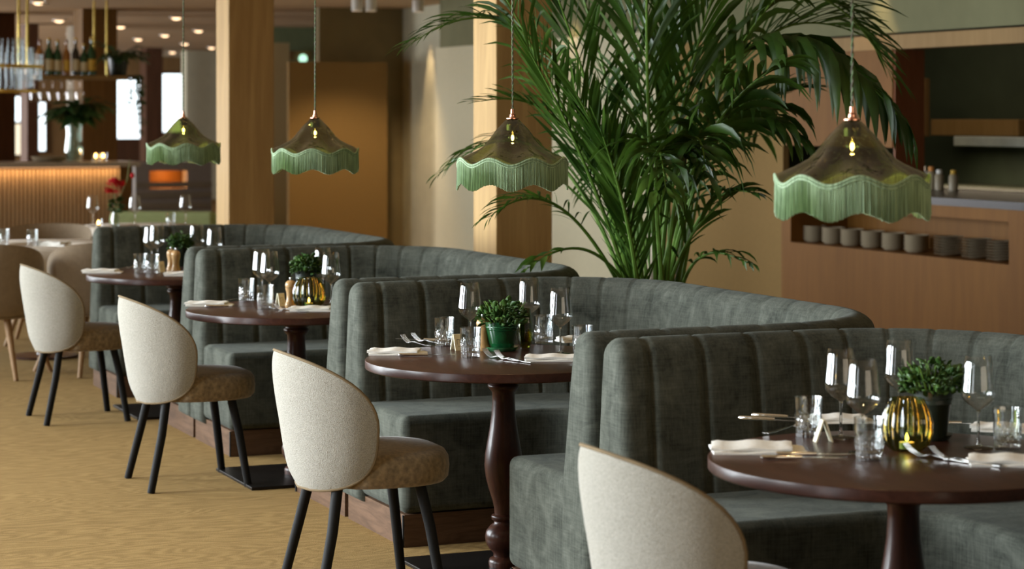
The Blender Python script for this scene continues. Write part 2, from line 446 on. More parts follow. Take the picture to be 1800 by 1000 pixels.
# counter body with niche
kc = thing('kitchen_counter', 'wooden kitchen counter with a long open niche of stacked crockery', 'counter', (0, 0, 0), ROT)
A0 = a_on_b(1785, WRB); A1 = a_on_b(1400, WRB)
nz0 = z_at(452, d_on_b(1660, WRB)); nz1 = z_at(384, d_on_b(1640, WRB))+.02
b = MB()
b.box(WRB-.05, WRB+.75, 2, A_WOOD-.01, 0, nz0); b.box(WRB-.05, WRB+.75, 2, A0, nz0, CT-.05)
b.box(WRB-.05, WRB+.75, A1, A_WOOD-.01, nz0, CT-.05); b.box(WRB-.05, WRB+.75, A0, A1, nz1, CT-.05)
b.box(WRB+.45, WRB+.75, A0, A1, nz0, nz1)
b.build('body', 'orange_wood', kc, smooth=False)
rbox(WRB-.07, WRB+.95, 2, A_WOOD-.01, CT-.05, CT).build('worktop', 'dark_stone', kc, smooth=False)
ib = rbox(WRB+1.75, KB-.02, 3, 19.5, 0, 1.02).build('kitchen_cabinet', 'kitchen_dark', smooth=False, rz=ROT)
tag(ib, 'dark cabinet run against the kitchen back wall', 'cabinet')
# plates in the niche
def mk_plate(): 
    o = MB().lathe([(0, .05), (.003, .055), (.013, .102), (.016, .104), (.013, .098), (.006, .05), (.005, .001)], 20, close=False).build('plate', 'ceramic'); return tag(o, '', 'plate')
def mk_bowl():
    o = MB().lathe([(0, .065), (.004, .068), (.02, .085), (.032, .088), (.032, .084), (.02, .080), (.010, .05), (.009, .001)], 20, close=False).build('bowl', 'ceramic'); return tag(o, '', 'bowl')
PL = Proto(mk_plate); BO = Proto(mk_bowl)
ordn = ['leftmost', 'second from left', 'third from left', 'fourth from left', 'fifth from left', 'sixth from left', 'seventh from left', 'second from right', 'rightmost']
for i, px in enumerate((1432, 1465, 1498, 1534, 1571, 1611, 1668, 1717, 1762)):
    bb = WRB+.14
    a = a_on_b(px, bb); pos = rp(bb, a, nz0)
    if i < 6:
        for k in range(5):
            BO.put(pos+Vector((0, 0, k*.022+.001)), 0, 'cream bowl in the %s stack of the counter niche' % ordn[i], 'cream bowls in stack, %s in the niche' % ordn[i])
    else:
        for k in range(7):
            PL.put(pos+Vector((0, 0, k*.019+.001)), 0, 'cream plate in the %s stack of the counter niche' % ordn[i], 'cream plates in stack, %s in the niche' % ordn[i])
# kitchen fittings
def kthing(name, lab, cat, mat, px0, px1, py0, py1, bb, th, **k):
    a0, a1 = a_on_b(px1, bb), a_on_b(px0, bb); d = d_on_b((px0+px1)/2, bb)
    o = rbox(bb, bb+th, a0, a1, z_at(py1, d), z_at(py0, d)).build(name, mat, smooth=False, rz=ROT, bevel=.006, **k)
    return tag(o, lab, cat)
kthing('wall_shelf', 'long light wooden box shelf inside the dark kitchen', 'shelf', 'pale_joinery', 1636, 1790, 210, 239, KB-.35, .3)
kthing('heat_rail', 'brushed steel heat lamp rail under the wooden box shelf', 'lamp rail', 'brushed_metal', 1676, 1850, 241, 258, KB-.62, .2)
kthing('utensil_board', 'narrow brown board hanging at the kitchen end wall', 'board', 'brown_pillar', 1608, 1626, 138, 240, KB-.4, .05)
area('kitchen_ceiling_light', rp(WRB+1.3, 15.5, 2.75), (0, 0, ROT), 1.2, 3.0, 13, (1, .82, .58))  # added overhead fill to brighten the kitchen, no fixture modelled
area('kitchen_heat_light', rp(KB-.5, a_on_b(1730, KB-.5), 1.30), (0, 0, ROT), .2, 1.6, 6, (1, .8, .55))
# jars and cups on the pass
def jar(name, lab, mat, px, py, r, h, capm):
    bb = WRB+.75; a = a_on_b(px, bb); pos = rp(bb, a, CT)
    t = thing(name, lab, name.split('_')[-1], pos, 0)
    MB().lathe([(0, r*.9), (.004, r), (h*.7, r), (h*.8, r*.75), (h*.82, r*.6)], 16).build('body', mat, t)
    MB().lathe([(h*.82, r*.62), (h, r*.6), (h+.003, r*.4)], 16).build('lid', capm, t)
jar('squeeze_bottle', 'tall pinkish squeeze bottle beside the kitchen jamb', 'white_plastic', 1590, 0, .035, .24, 'white_plastic')
jar('sauce_bottle', 'dark sauce bottle with orange cap on the pass', 'dark_bottle', 1613, 0, .035, .25, 'orange_plastic')
jar('spice_jar', 'slim white jar right of the dark sauce bottle', 'white_plastic', 1625, 0, .028, .17, 'steel')
jar('spice_jar', 'squat jar with orange lid on the pass', 'ceramic', 1637, 0, .035, .17, 'orange_plastic')
jar('spice_jar', 'cream jar left of the yellow-lidded one', 'ceramic', 1651, 0, .035, .15, 'white_plastic')
jar('spice_jar', 'rightmost cream jar with yellow lid on the pass', 'ceramic', 1676, 0, .035, .15, 'gold_label')

# far left part of the wall: recess, olive wall, tan partition
AD = 24.3
struct('wall_recess', rbox(8.85, 9.0, CORNER, AD+.3, 0, CZ), 'grey_wall', 'grey wall with a warm downlight streak', smooth=False)
struct('wall_return', rbox(WRB+.02, 8.85, CORNER-.02, CORNER+.0, 0, CZ), 'sage_wall', 'narrow return of the right wall', smooth=False)
bL = b_on_a(561, AD); bR = b_on_a(716, AD)
struct('wall_olive', rbox(bL, 9.0, AD, AD+.15, 0, CZ), 'olive_wall', 'dark olive wall facing the room', smooth=False)
AP = AD-.35
q = rbox(b_on_a(508, AP), b_on_a(681, AP), AP, AP+.08, 0, z_at(109, d_on_a(600, AP))).build('partition', 'tan_fabric_wall', smooth=False, rz=ROT)
tag(q, 'broad tan partition screen in front of the olive wall', 'partition')
AQ = AD+.8
q = rbox(b_on_a(476, AQ), b_on_a(509, AQ), AQ, AQ+.1, 0, z_at(75, d_on_a(490, AQ))).build('partition', 'pale_fabric_wall', smooth=False, rz=ROT)
tag(q, 'narrow pale upright panel just right of the left oak column', 'partition')
AG = 30.0
struct('wall_green', rbox(b_on_a(455, AG), b_on_a(600, AG), AG, AG+.15, 0, CZ), 'green_wall', 'pale green far wall beside the left column', smooth=False)
AX = AG-.4
q = MB().lathe([(0, .01), (.0, .055), (.03, .06), (.04, .045), (.045, .01)], 20).xform(Matrix.Rotation(PI/2, 4, 'X')).build('wall_lamp', 'exit_glow', loc=pd(533, 103, d_on_a(533, AX)))
tag(q, 'round pale green glowing wall lamp above the tan partition', 'wall lamp')
kb0 = b_on_a(492, AX)
q = rbox(kb0, b_on_a(550, AX), AX+.05, AX+.3, z_at(106, 31), z_at(90, 31)).build('wall_shelf', 'brown_pillar', smooth=False, rz=ROT)
tag(q, 'short brown wooden ledge behind the green glowing lamp', 'shelf')
# end wall and windows far left
bA, bB = 4.0, 10.5
struct('wall_end', rbox(-3, 14, AEND, AEND+.2, 0, CZ), 'brown_pillar', 'brown far end wall of the hall', smooth=False)
def farwin(n, px0, px1, py0, py1, a, mat='sky_pane'):
    d = d_on_a((px0+px1)/2, a); b0, b1 = b_on_a(px0, a), b_on_a(px1, a); z0, z1 = z_at(py1, d), z_at(py0, d)
    fr = MB()
    t = .05
    fr.box(b0-t, b0, a-.03, a+.03, z0-t, z1+t); fr.box(b1, b1+t, a-.03, a+.03, z0-t, z1+t)
    fr.box(b0, b1, a-.03, a+.03, z1, z1+t); fr.box(b0, b1, a-.03, a+.03, z0-t, z0)
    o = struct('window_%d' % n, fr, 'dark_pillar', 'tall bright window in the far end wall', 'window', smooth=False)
    g = rbox(b0, b1, a, a+.01, z0, z1).build('pane', mat, o, smooth=False)
    return o
farwin(20, 205, 249, 138, 245, AEND-.05); farwin(21, 285, 322, 130, 232, AEND-.05)
farwin(22, 24, 47, 170, 218, AEND-.05); farwin(23, 22, 47, 218, 272, AEND-.12, 'warm_pane'); farwin(24, 68, 80, 180, 265, AEND-.05)
AC = 40.0
def pillar(lab, mat, px0, px1, a, py0=None, th=.5, nm='pillar'):
    d = d_on_a(px0, a)
    z1 = CZ if py0 is None else z_at(py0, d)
    o = rbox(b_on_a(px0, a), b_on_a(px1, a), a, a+th, 0, z1).build(nm, mat, smooth=False, rz=ROT); return tag(o, lab, 'pillar')
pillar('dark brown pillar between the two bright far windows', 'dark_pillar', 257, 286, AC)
pillar('pale grey broad pillar left of the left oak column', 'grey_wall', 328, 392, 41.5, th=.4)
pillar('tall brown wooden pillar rising behind the bar end', 'brown_pillar', 145, 206, 25.6)
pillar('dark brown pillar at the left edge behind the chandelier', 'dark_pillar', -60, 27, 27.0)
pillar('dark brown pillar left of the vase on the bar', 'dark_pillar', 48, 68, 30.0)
pillar('slim greyish pillar left of the tall brown one', 'taupe_wall', 130, 146, 30.5)
# oak columns
def oak_col(px, d, lab, w=.35):
    p = Vector(((px-900)*d/F, d, 0))
    t = MB().box(0, w, 0, w, 0, CZ).build('oak_column', 'oak_column', loc=p, rz=ROT, smooth=False, bevel=.006)
    t.data.transform(Matrix.Identity(4))
    tag(t, lab, 'column')
oak_col(402, 16.0, 'square oak column behind the farthest booth, left one', .34)
oak_col(872, 12.45, 'square knotty oak column behind the hanging lamp and palm fronds, right one', .345)

# ------------------------------------------------------------------ ceiling spots
def mk_spot():
    t = thing('ceiling_spotlight', '', 'spotlight')
    MB().lathe([(0, .055), (-.012, .075), (-.012, .085), (0, .088)], 20, close=False).build('ring', 'white_plastic', t)
    MB().lathe([(-.004, .060), (-.020, .055), (-.032, .038), (-.038, .001)], 20, close=False).build('lens', 'downlight_glow', t)
    return t
SP = Proto(mk_spot)
spots = [(68, 3, 'topmost left, near the brass rods'), (104, 35, 'left of the bar shelf top'), (60, 72, 'just above the chandelier'), (126, 60, 'above the green bottles'),
 (212, 46, 'right of the brass rods'), (243, 68, 'above the trailing plant'), (310, 30, 'left of the first lamp cord, highest'), (290, 61, 'above the dark pillar'),
 (349, 53, 'beside the left oak column'), (325, 76, 'beside the first lamp cord'), (303, 91, 'lowest, over the right bright window'), (372, 83, 'partly behind the left oak column')]
for px, py, l in spots:
    d = depth_at(py, CZ) if py < HY else 0
    SP.put(Vector(((px-900)*d/F, d, CZ)), 0, 'round ceiling downlight ' + l)
def mk_can():
    t = thing('surface_spotlight', '', 'spotlight')
    MB().lathe([(0, .06), (-.13, .06), (-.13, .05), (-.10, .045)], 20, close=False).build('can', 'white_plastic', t)
    MB().lathe([(-.112, .048), (-.112, .001)], 20, close=False).build('lens', 'downlight_glow', t)
    return t
CN = Proto(mk_can)
for px, py, dd, l in ((628, 7, 23.6, 'left of the pair over the tan partition'), (652, 8, 23.6, 'right of the pair over the tan partition'), (735, 3, 23.8, 'above the warm wall streak')):
    CN.put(Vector(((px-900)*dd/F, dd, CZ)), 0, 'cylindrical ceiling spotlight, ' + l)
# wall washers (real spots just under the ceiling)
for px, ty in ((628, 230), (652, 240)):
    spot('can_spot', Vector(((px-900)*23.6/F, 23.6, CZ-.15)), Vector(((px-900)*24.2/F, 24.2, .9)), 60, 95)
for px, pw in ((757, 14),):
    a = a_on_b(px, 8.85); spot('wall_washer', rp(8.70, a, CZ-.1), rp(8.86, a, .6), pw*5.0, 34)
for px, pw in ((1008, 24), (1545, 26)):
    a = a_on_b(px, WRB); spot('wall_washer', rp(WRB-.16, a, CZ-.08), rp(WRB+.02, a, 1.5), pw, 50)

# ------------------------------------------------------------------ booths
O0 = Vector((-.184-.03*NX, 7.795-.03*NY, 0)); PITCH = 2.38; HW = PITCH/2-.012; DEP = 1.29; RC = .60
def path(hw, dep, r, step=.02):
    """U path from front of the near arm (y=-hw) round the back to the far arm; returns pos, inward normal, arclength"""
    out = []; L1 = dep-r; La = r*PI/2; L2 = 2*(hw-r); tot = 2*L1+2*La+L2; n = int(tot/step); 
    for i in range(n+1):
        s = tot*i/n
        if s <= L1: p, nn = (s, -hw), (0, 1)
        elif s <= L1+La:
            t = (s-L1)/r; p = (L1+r*math.sin(t), -hw+r-r*math.cos(t)); nn = (-math.sin(t), math.cos(t))
        elif s <= L1+La+L2: p, nn = (dep, -hw+r+(s-L1-La)), (-1, 0)
        elif s <= L1+2*La+L2:
            t = (s-L1-La-L2)/r; p = (L1+r*math.cos(t), hw-r+r*math.sin(t)); nn = (-math.cos(t), -math.sin(t))
        else: p, nn = (L1-(s-L1-2*La-L2), hw), (0, -1)
        out.append((p, nn, s))
    return out, tot
BH = .95
def mk_booth():
    t = thing('booth_bench', '', 'booth')
    # backrest profile (t inward, z)
    prof = []
    for k in range(13):
        a = PI*k/12
        prof.append((.088-.062*math.cos(a), BH-.055+.055*math.sin(a), 1.0 if k > 3 else k/4))
    # outer side up, inner side down
    outer = [(.0, .10, 0), (.004, .35, 0), (.012, .62, 0), (.02, .80, 0)]
    inner = [(.160, .86, 1), (.170, .80, 1), (.180, .72, 1), (.190, .64, 1), (.200, .56, 1), (.208, .50, 1), (.214, .44, .6), (.214, .30, 0), (.214, .10, 0)]
    P = outer+prof+inner
    pth, tot = path(HW, DEP, RC, .0125)
    cap = .045; chan = (tot-2*.10)/24
    seam0 = .10
    def bulge(s):
        if s < seam0 or s > tot-seam0: 
            q = min(s, tot-s)/seam0; return .010*(1-max(0, (q-.85)/.15)**2)
        f = ((s-seam0) % chan)/chan; x = abs(2*f-1)
        return .013*(1-x**16)-.001
    cx = sum(p[0] for p in P)/len(P)
    # 2d outward normals for end rounding
    N2 = []
    for i, p in enumerate(P):
        a = P[i-1]; c = P[(i+1) % len(P)]; dx, dz = c[0]-a[0], c[1]-a[1]; l = math.hypot(dx, dz) or 1
        N2.append((-dz/l, dx/l))
    rings = []
    def ring(pos, nn, s, inset=0, push=0, tan=(0, 0)):
        vs = []
        e = min(s, tot-s)
        for (q, (nx_, nz_)) in zip(P, N2):
            tt, z, wt = q
            tt2 = tt + wt*bulge(s)*(1 if z < BH-.03 else .7)
            z2 = z + (wt*(bulge(s)-.012)*.5 if z > BH-.05 else 0)
            tt2 -= nx_*inset; z2 -= nz_*inset
            if tt2 > .3: tt2 = .3
            lean = max(0, z-.30)/.65*.018*max(0, 1-e/.35)-.018*max(0, 1-e/.35)
            sg = 1
            vs.append((pos[0]+nn[0]*tt2+tan[0]*push+lean, pos[1]+nn[1]*tt2+tan[1]*push, max(z2, .10)))
        return vs
    for k in range(0, 7):
        a = PI/2*(1-k/6); r = .035
        rings.append(ring(pth[0][0], (0, 1), 0, inset=r*(1-math.cos(a)), push=r*(1-math.sin(a))-0.0, tan=(1, 0)))
    for (pos, nn, s) in pth:
        if s < .04 or s > tot-.04: continue
        rings.append(ring(pos, nn, s))
    for k in range(6, -1, -1):
        a = PI/2*(1-k/6); r = .035
        rings.append(ring(pth[-1][0], (0, -1), tot, inset=r*(1-math.cos(a)), push=r*(1-math.sin(a)), tan=(1, 0)))
    n = len(P); m = MB(); vs = [v for r_ in rings for v in r_]; fs = []
    for i in range(len(rings)-1):
        for k in range(n):
            q = (k+1) % n; fs.append((i*n+k, i*n+q, (i+1)*n+q, (i+1)*n+k))
    fs.append(tuple(range(n))); fs.append(tuple(reversed(range((len(rings)-1)*n, len(rings)*n))))
    m.add(vs, fs); m.build('backrest', 'velvet', t, sharp=70)
    # seat: U shaped upholstered body
    def upoly(ho, do, ro, hi, di, ri):
        po = [p for p, _, _ in path(ho, do, ro, .05)[0]]; pi_ = [p for p, _, _ in path(hi, di, ri, .04)[0]]
        return po+list(reversed(pi_))
    SH = .49
    m = MB().prism(upoly(HW-.12, DEP-.12, RC-.12, .50, .72, .16), .125, SH)
    m.build('seat', 'velvet', t, bevel=.032, seg=4)
    m = MB().prism(upoly(HW-.01, DEP-.02, RC-.02, .515, .735, .15), 0, .122)
    m.v = [(x+(.012 if x < .1 else 0), y, z) for x, y, z in m.v]
    m.build('plinth', 'walnut_plinth', t, smooth=False)
    for s in (-1, 1): MB().box(.006, .0125, s*.521-.005, s*.521+.005, .001, .12).build('corner_strip', 'gap_black', t, smooth=False)
    return t
BP = Proto(mk_booth)
blabs = ['U-shaped grey-green velvet booth nearest the camera, cut by the right edge of the photo', 'U-shaped grey-green velvet booth around the table with the green glazed pot',
         'U-shaped grey-green velvet booth in front of the right oak column', 'farthest U-shaped grey-green velvet booth, in front of the left oak column']
for i, k in enumerate((-1, 0, 1, 2)):
    p = O0+Vector((UX, UY, 0))*PITCH*k
    BP.put(p, ROT, blabs[i])

# ------------------------------------------------------------------ tables
TR = .49; TZ = .75
def mk_table():
    t = thing('round_table', '', 'table')
    MB().lathe([(TZ-.030, .001), (TZ-.032, TR-.006), (TZ-.030, TR-.002), (TZ-.028, TR), (TZ-.003, TR), (TZ-.001, TR-.001), (TZ, TR-.003), (TZ, .001)], 96, close=False).build('tabletop', 'mahogany', t, sharp=28)
    pr = [(.014, .052), (.03, .054), (.042, .050), (.05, .036), (.062, .036), (.08, .052), (.10, .063), (.12, .066), (.14, .062), (.158, .048), (.168, .034), (.176, .034), (.18, .042), (.19, .044), (.196, .042), (.2, .032),
          (.22, .033), (.25, .040), (.29, .053), (.33, .063), (.37, .068), (.41, .066), (.45, .059), (.50, .050), (.55, .043), (.60, .040), (.632, .041), (.642, .050), (.650, .056), (.658, .056), (.664, .048), (.668, .048),
          (.672, .058), (.682, .062), (.692, .060), (.698, .054), (.705, .062), (.7195, .066)]
    MB().lathe(pr, 32).build('pedestal', 'dark_turned_wood', t, sharp=60)
    MB().box(-.29, .29, -.29, .29, 0, .014).build('base_plate', 'black_steel', t, bevel=.003)
    return t
TP = Proto(mk_table)
T = [Vector((.983, 5.57, 0)), Vector((-.03, 7.86, 0)), Vector((-.962, 9.90, 0)), Vector((-1.824, 12.10, 0))]
tl = ['nearest round dark wood pedestal table with a glowing amber lantern', 'round dark wood pedestal table carrying the green glazed plant pot',
      'round dark wood pedestal table in the third booth from the front', 'farthest round dark wood pedestal table with two pepper mills']
for i in range(4): TP.put(T[i], ROT, tl[i])

# ------------------------------------------------------------------ chairs
def shell_surface(Rf, zc, Ht, Hb, Th, nf, side, nr=12, na=56, th=.042, exb=3.4, ext=2.0):
    """disc grid wrapped on a leaning arc; side +1 outer, -1 inner"""
    vs = []; rim = []
    for j in range(nr+1):
        rho = (j/nr)**.8
        for i in range(na):
            ps = 2*PI*i/na; c, s_ = math.cos(ps), math.sin(ps)
            e = exb if s_ < 0 else ext
            th_ = Th*math.copysign(abs(c)**(2/e), c)*rho
            zz = zc+(Ht if s_ > 0 else Hb)*math.copysign(abs(s_)**(2/e), s_)*rho
            k = 1-rho**5
            R = Rf(zz)+side*(th*.5*k)
            v = (-R[0]*math.cos(th_) if isinstance(R, tuple) else -R*math.cos(th_), R*math.sin(th_)*1.0, zz)
            vs.append(v)
            if j == nr: rim.append(v)
    fs = []
    for j in range(nr):
        for i in range(na):
            k = (i+1) % na
            fs.append((j*na+i, j*na+k, (j+1)*na+k, (j+1)*na+i))
    return vs, fs, rim
def mk_chair():
    t = thing('dining_chair', '', 'chair')
    Rf = lambda z: .232+.075*max(0, (z-.36))/.47
    args = (Rf, .58, .245, .212, math.radians(82), 0)
    vo, fo, rim = shell_surface(*args, 1); vi, fi, _ = shell_surface(*args, -1)
    MB().add(vo, fo).build('backrest', 'cream_boucle', t, sharp=180)
    MB().add(vi, fi).build('backrest_lining', 'brown_seat_fabric', t, sharp=180)
    MB().tube(rim+[rim[0]], .0048, 8, False).build('piping', 'piping_fabric', t)
    # seat cushion: rounded D
    n = 48; vs = []; prof = [(.375, .80), (.380, .93), (.395, .985), (.43, 1.0), (.462, .985), (.480, .94), (.490, .85), (.497, .6), (.498, .3), (.498, .01)]
    for z, k in prof:
        for i in range(n):
            a = 2*PI*i/n; c, s_ = math.cos(a), math.sin(a); e = 2.5
            x = .245*math.copysign(abs(c)**(2/e), c)*k+.035; y = .245*math.copysign(abs(s_)**(2/e), s_)*k
            if x < -.10: y *= .93
            vs.append((x, y, z))
    fs = [(j*n+i, j*n+(i+1) % n, (j+1)*n+(i+1) % n, (j+1)*n+i) for j in range(len(prof)-1) for i in range(n)]
    fs += [tuple(reversed(range(n))), tuple(range((len(prof)-1)*n, len(prof)*n))]
    MB().add(vs, fs).build('seat', 'brown_seat_fabric', t, sharp=80)
    for sx in (-1, 1):
        for sy in (-1, 1):
            MB().tube([(sx*.14, sy*.15, .40), (sx*.17, sy*.185, .24), (sx*(.205 if sx > 0 else .225), sy*.215, 0.0)], [.0195, .0185, .0165], 14).build('leg', 'black_oak', t)
    return t
CH = Proto(mk_chair)
n3 = Vector((NX, NY, 0)); u3 = Vector((UX, UY, 0))
cl = [('cream boucle backed chair nearest the camera, cut by the bottom edge', Vector((.470, 5.36, 0)), 0.0),
      ('cream boucle backed chair at the table with the green glazed pot', Vector((-.50, 7.52, 0)), -.02),
      ('cream boucle backed chair at the third table from the front', Vector((-1.415, 9.74, 0)), 0.0),
      ('farthest cream boucle backed chair, by the farthest booth table', Vector((-2.30, 11.80, 0)), 0.03)]
for l, p, r in cl: CH.put(p, ROT+r, l)

# ------------------------------------------------------------------ pendants
def mk_pendant():
    t = thing('pendant_lamp', '', 'pendant lamp')
    zt = 1.598; S = 8; ph = .35; amp = .0115; GR = .192
    wv = lambda a: math.cos(S*a+ph)
    # shade
    pts = [(0, .017), (-.004, .024), (-.014, .034), (-.036, .056), (-.062, .076), (-.084, .092), (-.101, .108), (-.115, .129), (-.128, .153), (-.140, .176), (-.150, .191)]
    prof = [(zt+z, r) for z, r in pts]
    def zm(a, z, j): 
        k = max(0, (j-3)/(len(pts)-4)); return amp*wv(a)*k**1.3
    def rm(a, z, j):
        k = max(0, (j-2)/(len(pts)-3)); return 1+.030*wv(a)*k*(1.3-k)*1.6
    MB().lathe(prof, 128, rmod=rm, zmod=zm, close=False).build('shade', 'olive_shade_glass', t, sharp=180)
    # braid + fringe
    N = 640; zr = zt-.150; FL = .090
    vs = []; fs = []; 
    rr = random.Random(3)
    for i in range(N):
        a = 2*PI*i/N; zz = zr+amp*wv(a)+.002; off = (.0018 if i % 2 else -.0018)+rr.uniform(-.0008, .0008)
        fl = FL+rr.uniform(-.0018, .0018)
        for k, f in enumerate((0, .2, .6, 1.0)):
            R = .1935+off*(0.4+.8*f)+.0012*math.sin(9*a+2)*f
            vs.append((R*math.cos(a), R*math.sin(a), zz-fl*f))
    for i in range(N):
        k = (i+1) % N
        for j in range(3): fs.append((i*4+j, k*4+j, k*4+j+1, i*4+j+1))
    fr = MB().add(vs, fs).build('fringe', 'fringe_green', t, smooth=False)
    sm = fr.modifiers.new('solid', 'SOLIDIFY'); sm.thickness = .0016; sm.offset = 0
    for dz, rad in ((.002, .0036), (-.006, .0032)):
        pts2 = [((.1945)*math.cos(2*PI*i/160), .1945*math.sin(2*PI*i/160), zr+amp*wv(2*PI*i/160)+dz) for i in range(161)]
        br = MB().tube(pts2, rad, 8, False).build('braid_trim', 'fringe_green', t)
    # bulb
    h = MB().lathe([(zt-.003, .017), (zt-.02, .023), (zt-.040, .022), (zt-.044, .002)], 16).build('socket', 'dark_bottle', t)
    bl = MB().lathe([(zt-.044, .008), (zt-.050, .011), (zt-.058, .016), (zt-.068, .0175), (zt-.078, .014), (zt-.086, .006), (zt-.088, .0005)], 20, close=False).build('bulb', 'bulb_glass', t)
    MB().lathe([(zt-.056, .0012), (zt-.060, .0045), (zt-.067, .0056), (zt-.073, .0042), (zt-.077, .001)], 12).build('filament', 'filament', bl)
    MB().lathe([(zt+.000, .022), (zt+.003, .022), (zt+.004, .012), (zt+.014, .0095), (zt+.017, .0105), (zt+.019, .007), (zt+.034, .006), (zt+.036, .003)], 20).build('cap', 'copper', t)
    # twisted cord in two strands
    for q in (0, PI):
        pp = []; z = zt+.034
        while z < CZ:
            a = q+(z-zt)*150; pp.append((.0021*math.cos(a), .0021*math.sin(a), z)); z += .011
        MB().tube(pp, .0024, 5).build('cord', 'cord_green' if q == 0 else 'ink', t)
    MB().lathe([(CZ-.025, .045), (CZ-.02, .05), (CZ, .05)], 24).build('canopy', 'copper', t)
    return t
PN = Proto(mk_pendant)
pl = ['olive glass pendant lamp with green fringe, the nearest and largest, at right', 'olive glass pendant lamp with green fringe in front of the right oak column',
      'olive glass pendant lamp with green fringe just right of the left oak column', 'farthest olive glass pendant lamp with green fringe, left of the left oak column']
PP = [(1498, 5.60), (901, 7.80), (554, 10.0), (322.5, 11.85)]
for (px, d), l, r in zip(PP, pl, (0, .42, .85, .3)):
    PN.put(Vector(((px-900)*d/F, d, 0)), r, l)
    point('pendant_light', Vector(((px-900)*d/F, d, 1.598-.094)), 1.6, rad=.012)

# ------------------------------------------------------------------ table ware
def mk_wine():
    t = thing('wine_glass', '', 'wine glass')
    MB().lathe([(.096, .0035), (.101, .010), (.112, .026), (.124, .0385), (.132, .0435), (.140, .0448), (.150, .0442), (.175, .0412), (.205, .0378), (.238, .0338), (.2385, .0334)], 40, close=False).build('bowl', 'wine_glass_thin', t, sharp=180)
    MB().lathe([(.004, .008), (.010, .0048), (.03, .0036), (.080, .0034), (.092, .0045), (.0965, .0060)], 14).build('stem', 'cut_glass', t)
    MB().lathe([(0, .037), (.0015, .0385), (.003, .034), (.005, .012), (.008, .007)], 32).build('foot', 'cut_glass', t)
    return t
WG = Proto(mk_wine)
def mk_tumbler():
    n = 72
    def rm(a, z, j):
        if z < .066 and j < 13: return 1+.055*(abs(math.sin(10*a))-.5)*min(1, (.068-z)/.012)
        return 1
    pr = [(0, .030), (.001, .0325), (.010, .0335), (.0115, .0325), (.013, .0336), (.024, .0342), (.0255, .0332), (.027, .0343), (.038, .0350), (.0395, .0340), (.041, .0351), (.060, .0362), (.068, .0366), (.08, .0372), (.105, .0382), (.1065, .0376),
          (.105, .0370), (.08, .0358), (.045, .0338), (.025, .0318), (.019, .029), (.017, .015), (.0165, .001)]
    o = MB().lathe([(z, r) for z, r in pr], n, rmod=rm, close=False)
    # close the base
    o.add([(0, 0, 0)], []); k = len(o.v)-1
    for i in range(n): o.f.append((k, (i+1) % n, i))
    o = o.build('water_glass', 'tumbler_glass', sharp=20); return tag(o, '', 'tumbler')
TG = Proto(mk_tumbler)
def mk_napkin():
    t = thing('folded_napkin', '', 'napkin')
    def slab(x0, x1, y0, y1, z0, z1, seed, tw):
        rr = random.Random(seed); nx_, ny_ = 14, 8; vs = []; fs = []
        for zz, sgn in ((z0, 0), (z1, 1)):
            for i in range(nx_+1):
                for j in range(ny_+1):
                    x = x0+(x1-x0)*i/nx_; y = y0+(y1-y0)*j/ny_
                    ed = min(i, nx_-i, j, ny_-j)
                    h = zz+(sgn*(.0022*math.sin(i*.8+seed)+.0015*math.sin(j*1.3)) - (sgn*.0045 if ed == 0 else 0))
                    vs.append((x+y*tw, y, max(h, z0)))
        A = (nx_+1)*(ny_+1)
        for i in range(nx_):
            for j in range(ny_):
                a = i*(ny_+1)+j; fs.append((a, a+1, a+ny_+2, a+ny_+1)); fs.append((A+a, A+a+ny_+1, A+a+ny_+2, A+a+1))
        bd = [i*(ny_+1) for i in range(nx_+1)]+[nx_*(ny_+1)+j for j in range(1, ny_+1)]+[i*(ny_+1)+ny_ for i in range(nx_-1, -1, -1)]+[j for j in range(ny_-1, 0, -1)]
        for i in range(len(bd)): a, b_ = bd[i], bd[(i+1) % len(bd)]; fs.append((a, b_, A+b_, A+a))
        return MB().add(vs, fs)
    slab(-.105, .105, -.055, .055, .0, .009, 1, 0).build('bottom_fold', 'white_linen', t, sharp=60)
    slab(-.105, .075, -.050, .052, .009, .019, 2, .12).build('top_fold', 'white_linen', t, sharp=60)
    return t
NP = Proto(mk_napkin)
def mk_fork():
    m = MB()
    # handle to neck as a tapered flat bar with curve
    pts = [(-.10, 0, .004), (-.06, 0, .003), (0, 0, .006), (.03, 0, .009), (.05, 0, .004)]
    wd = [.010, .008, .004, .004, .011]
    def ribbon(pts, wd, th):
        vs = []; fs = []
        for (x, y, z), w_ in zip(pts, wd):
            vs += [(x, y-w_, z), (x, y+w_, z), (x, y+w_, z+th), (x, y-w_, z+th)]
        for i in range(len(pts)-1):
            a = i*4
            for k in range(4): q = (k+1) % 4; fs.append((a+k, a+q, a+4+q, a+4+k))
        fs.append((3, 2, 1, 0)); a = (len(pts)-1)*4; fs.append((a, a+1, a+2, a+3)); m.add(vs, fs)
    ribbon(pts, wd, .0022); ribbon([(.05, 0, .004), (.062, 0, .003)], [.011, .0115], .002)
    for k in range(4):
        y = -.0095+k*.00633
        ribbon([(.06, y, .004), (.075, y, .009), (.092, y, .018), (.106, y, .030)], [.0017, .0016, .0014, .0009], .002)
    o = m.build('fork', 'silver', sharp=50); return tag(o, '', 'fork')
FK = Proto(mk_fork)
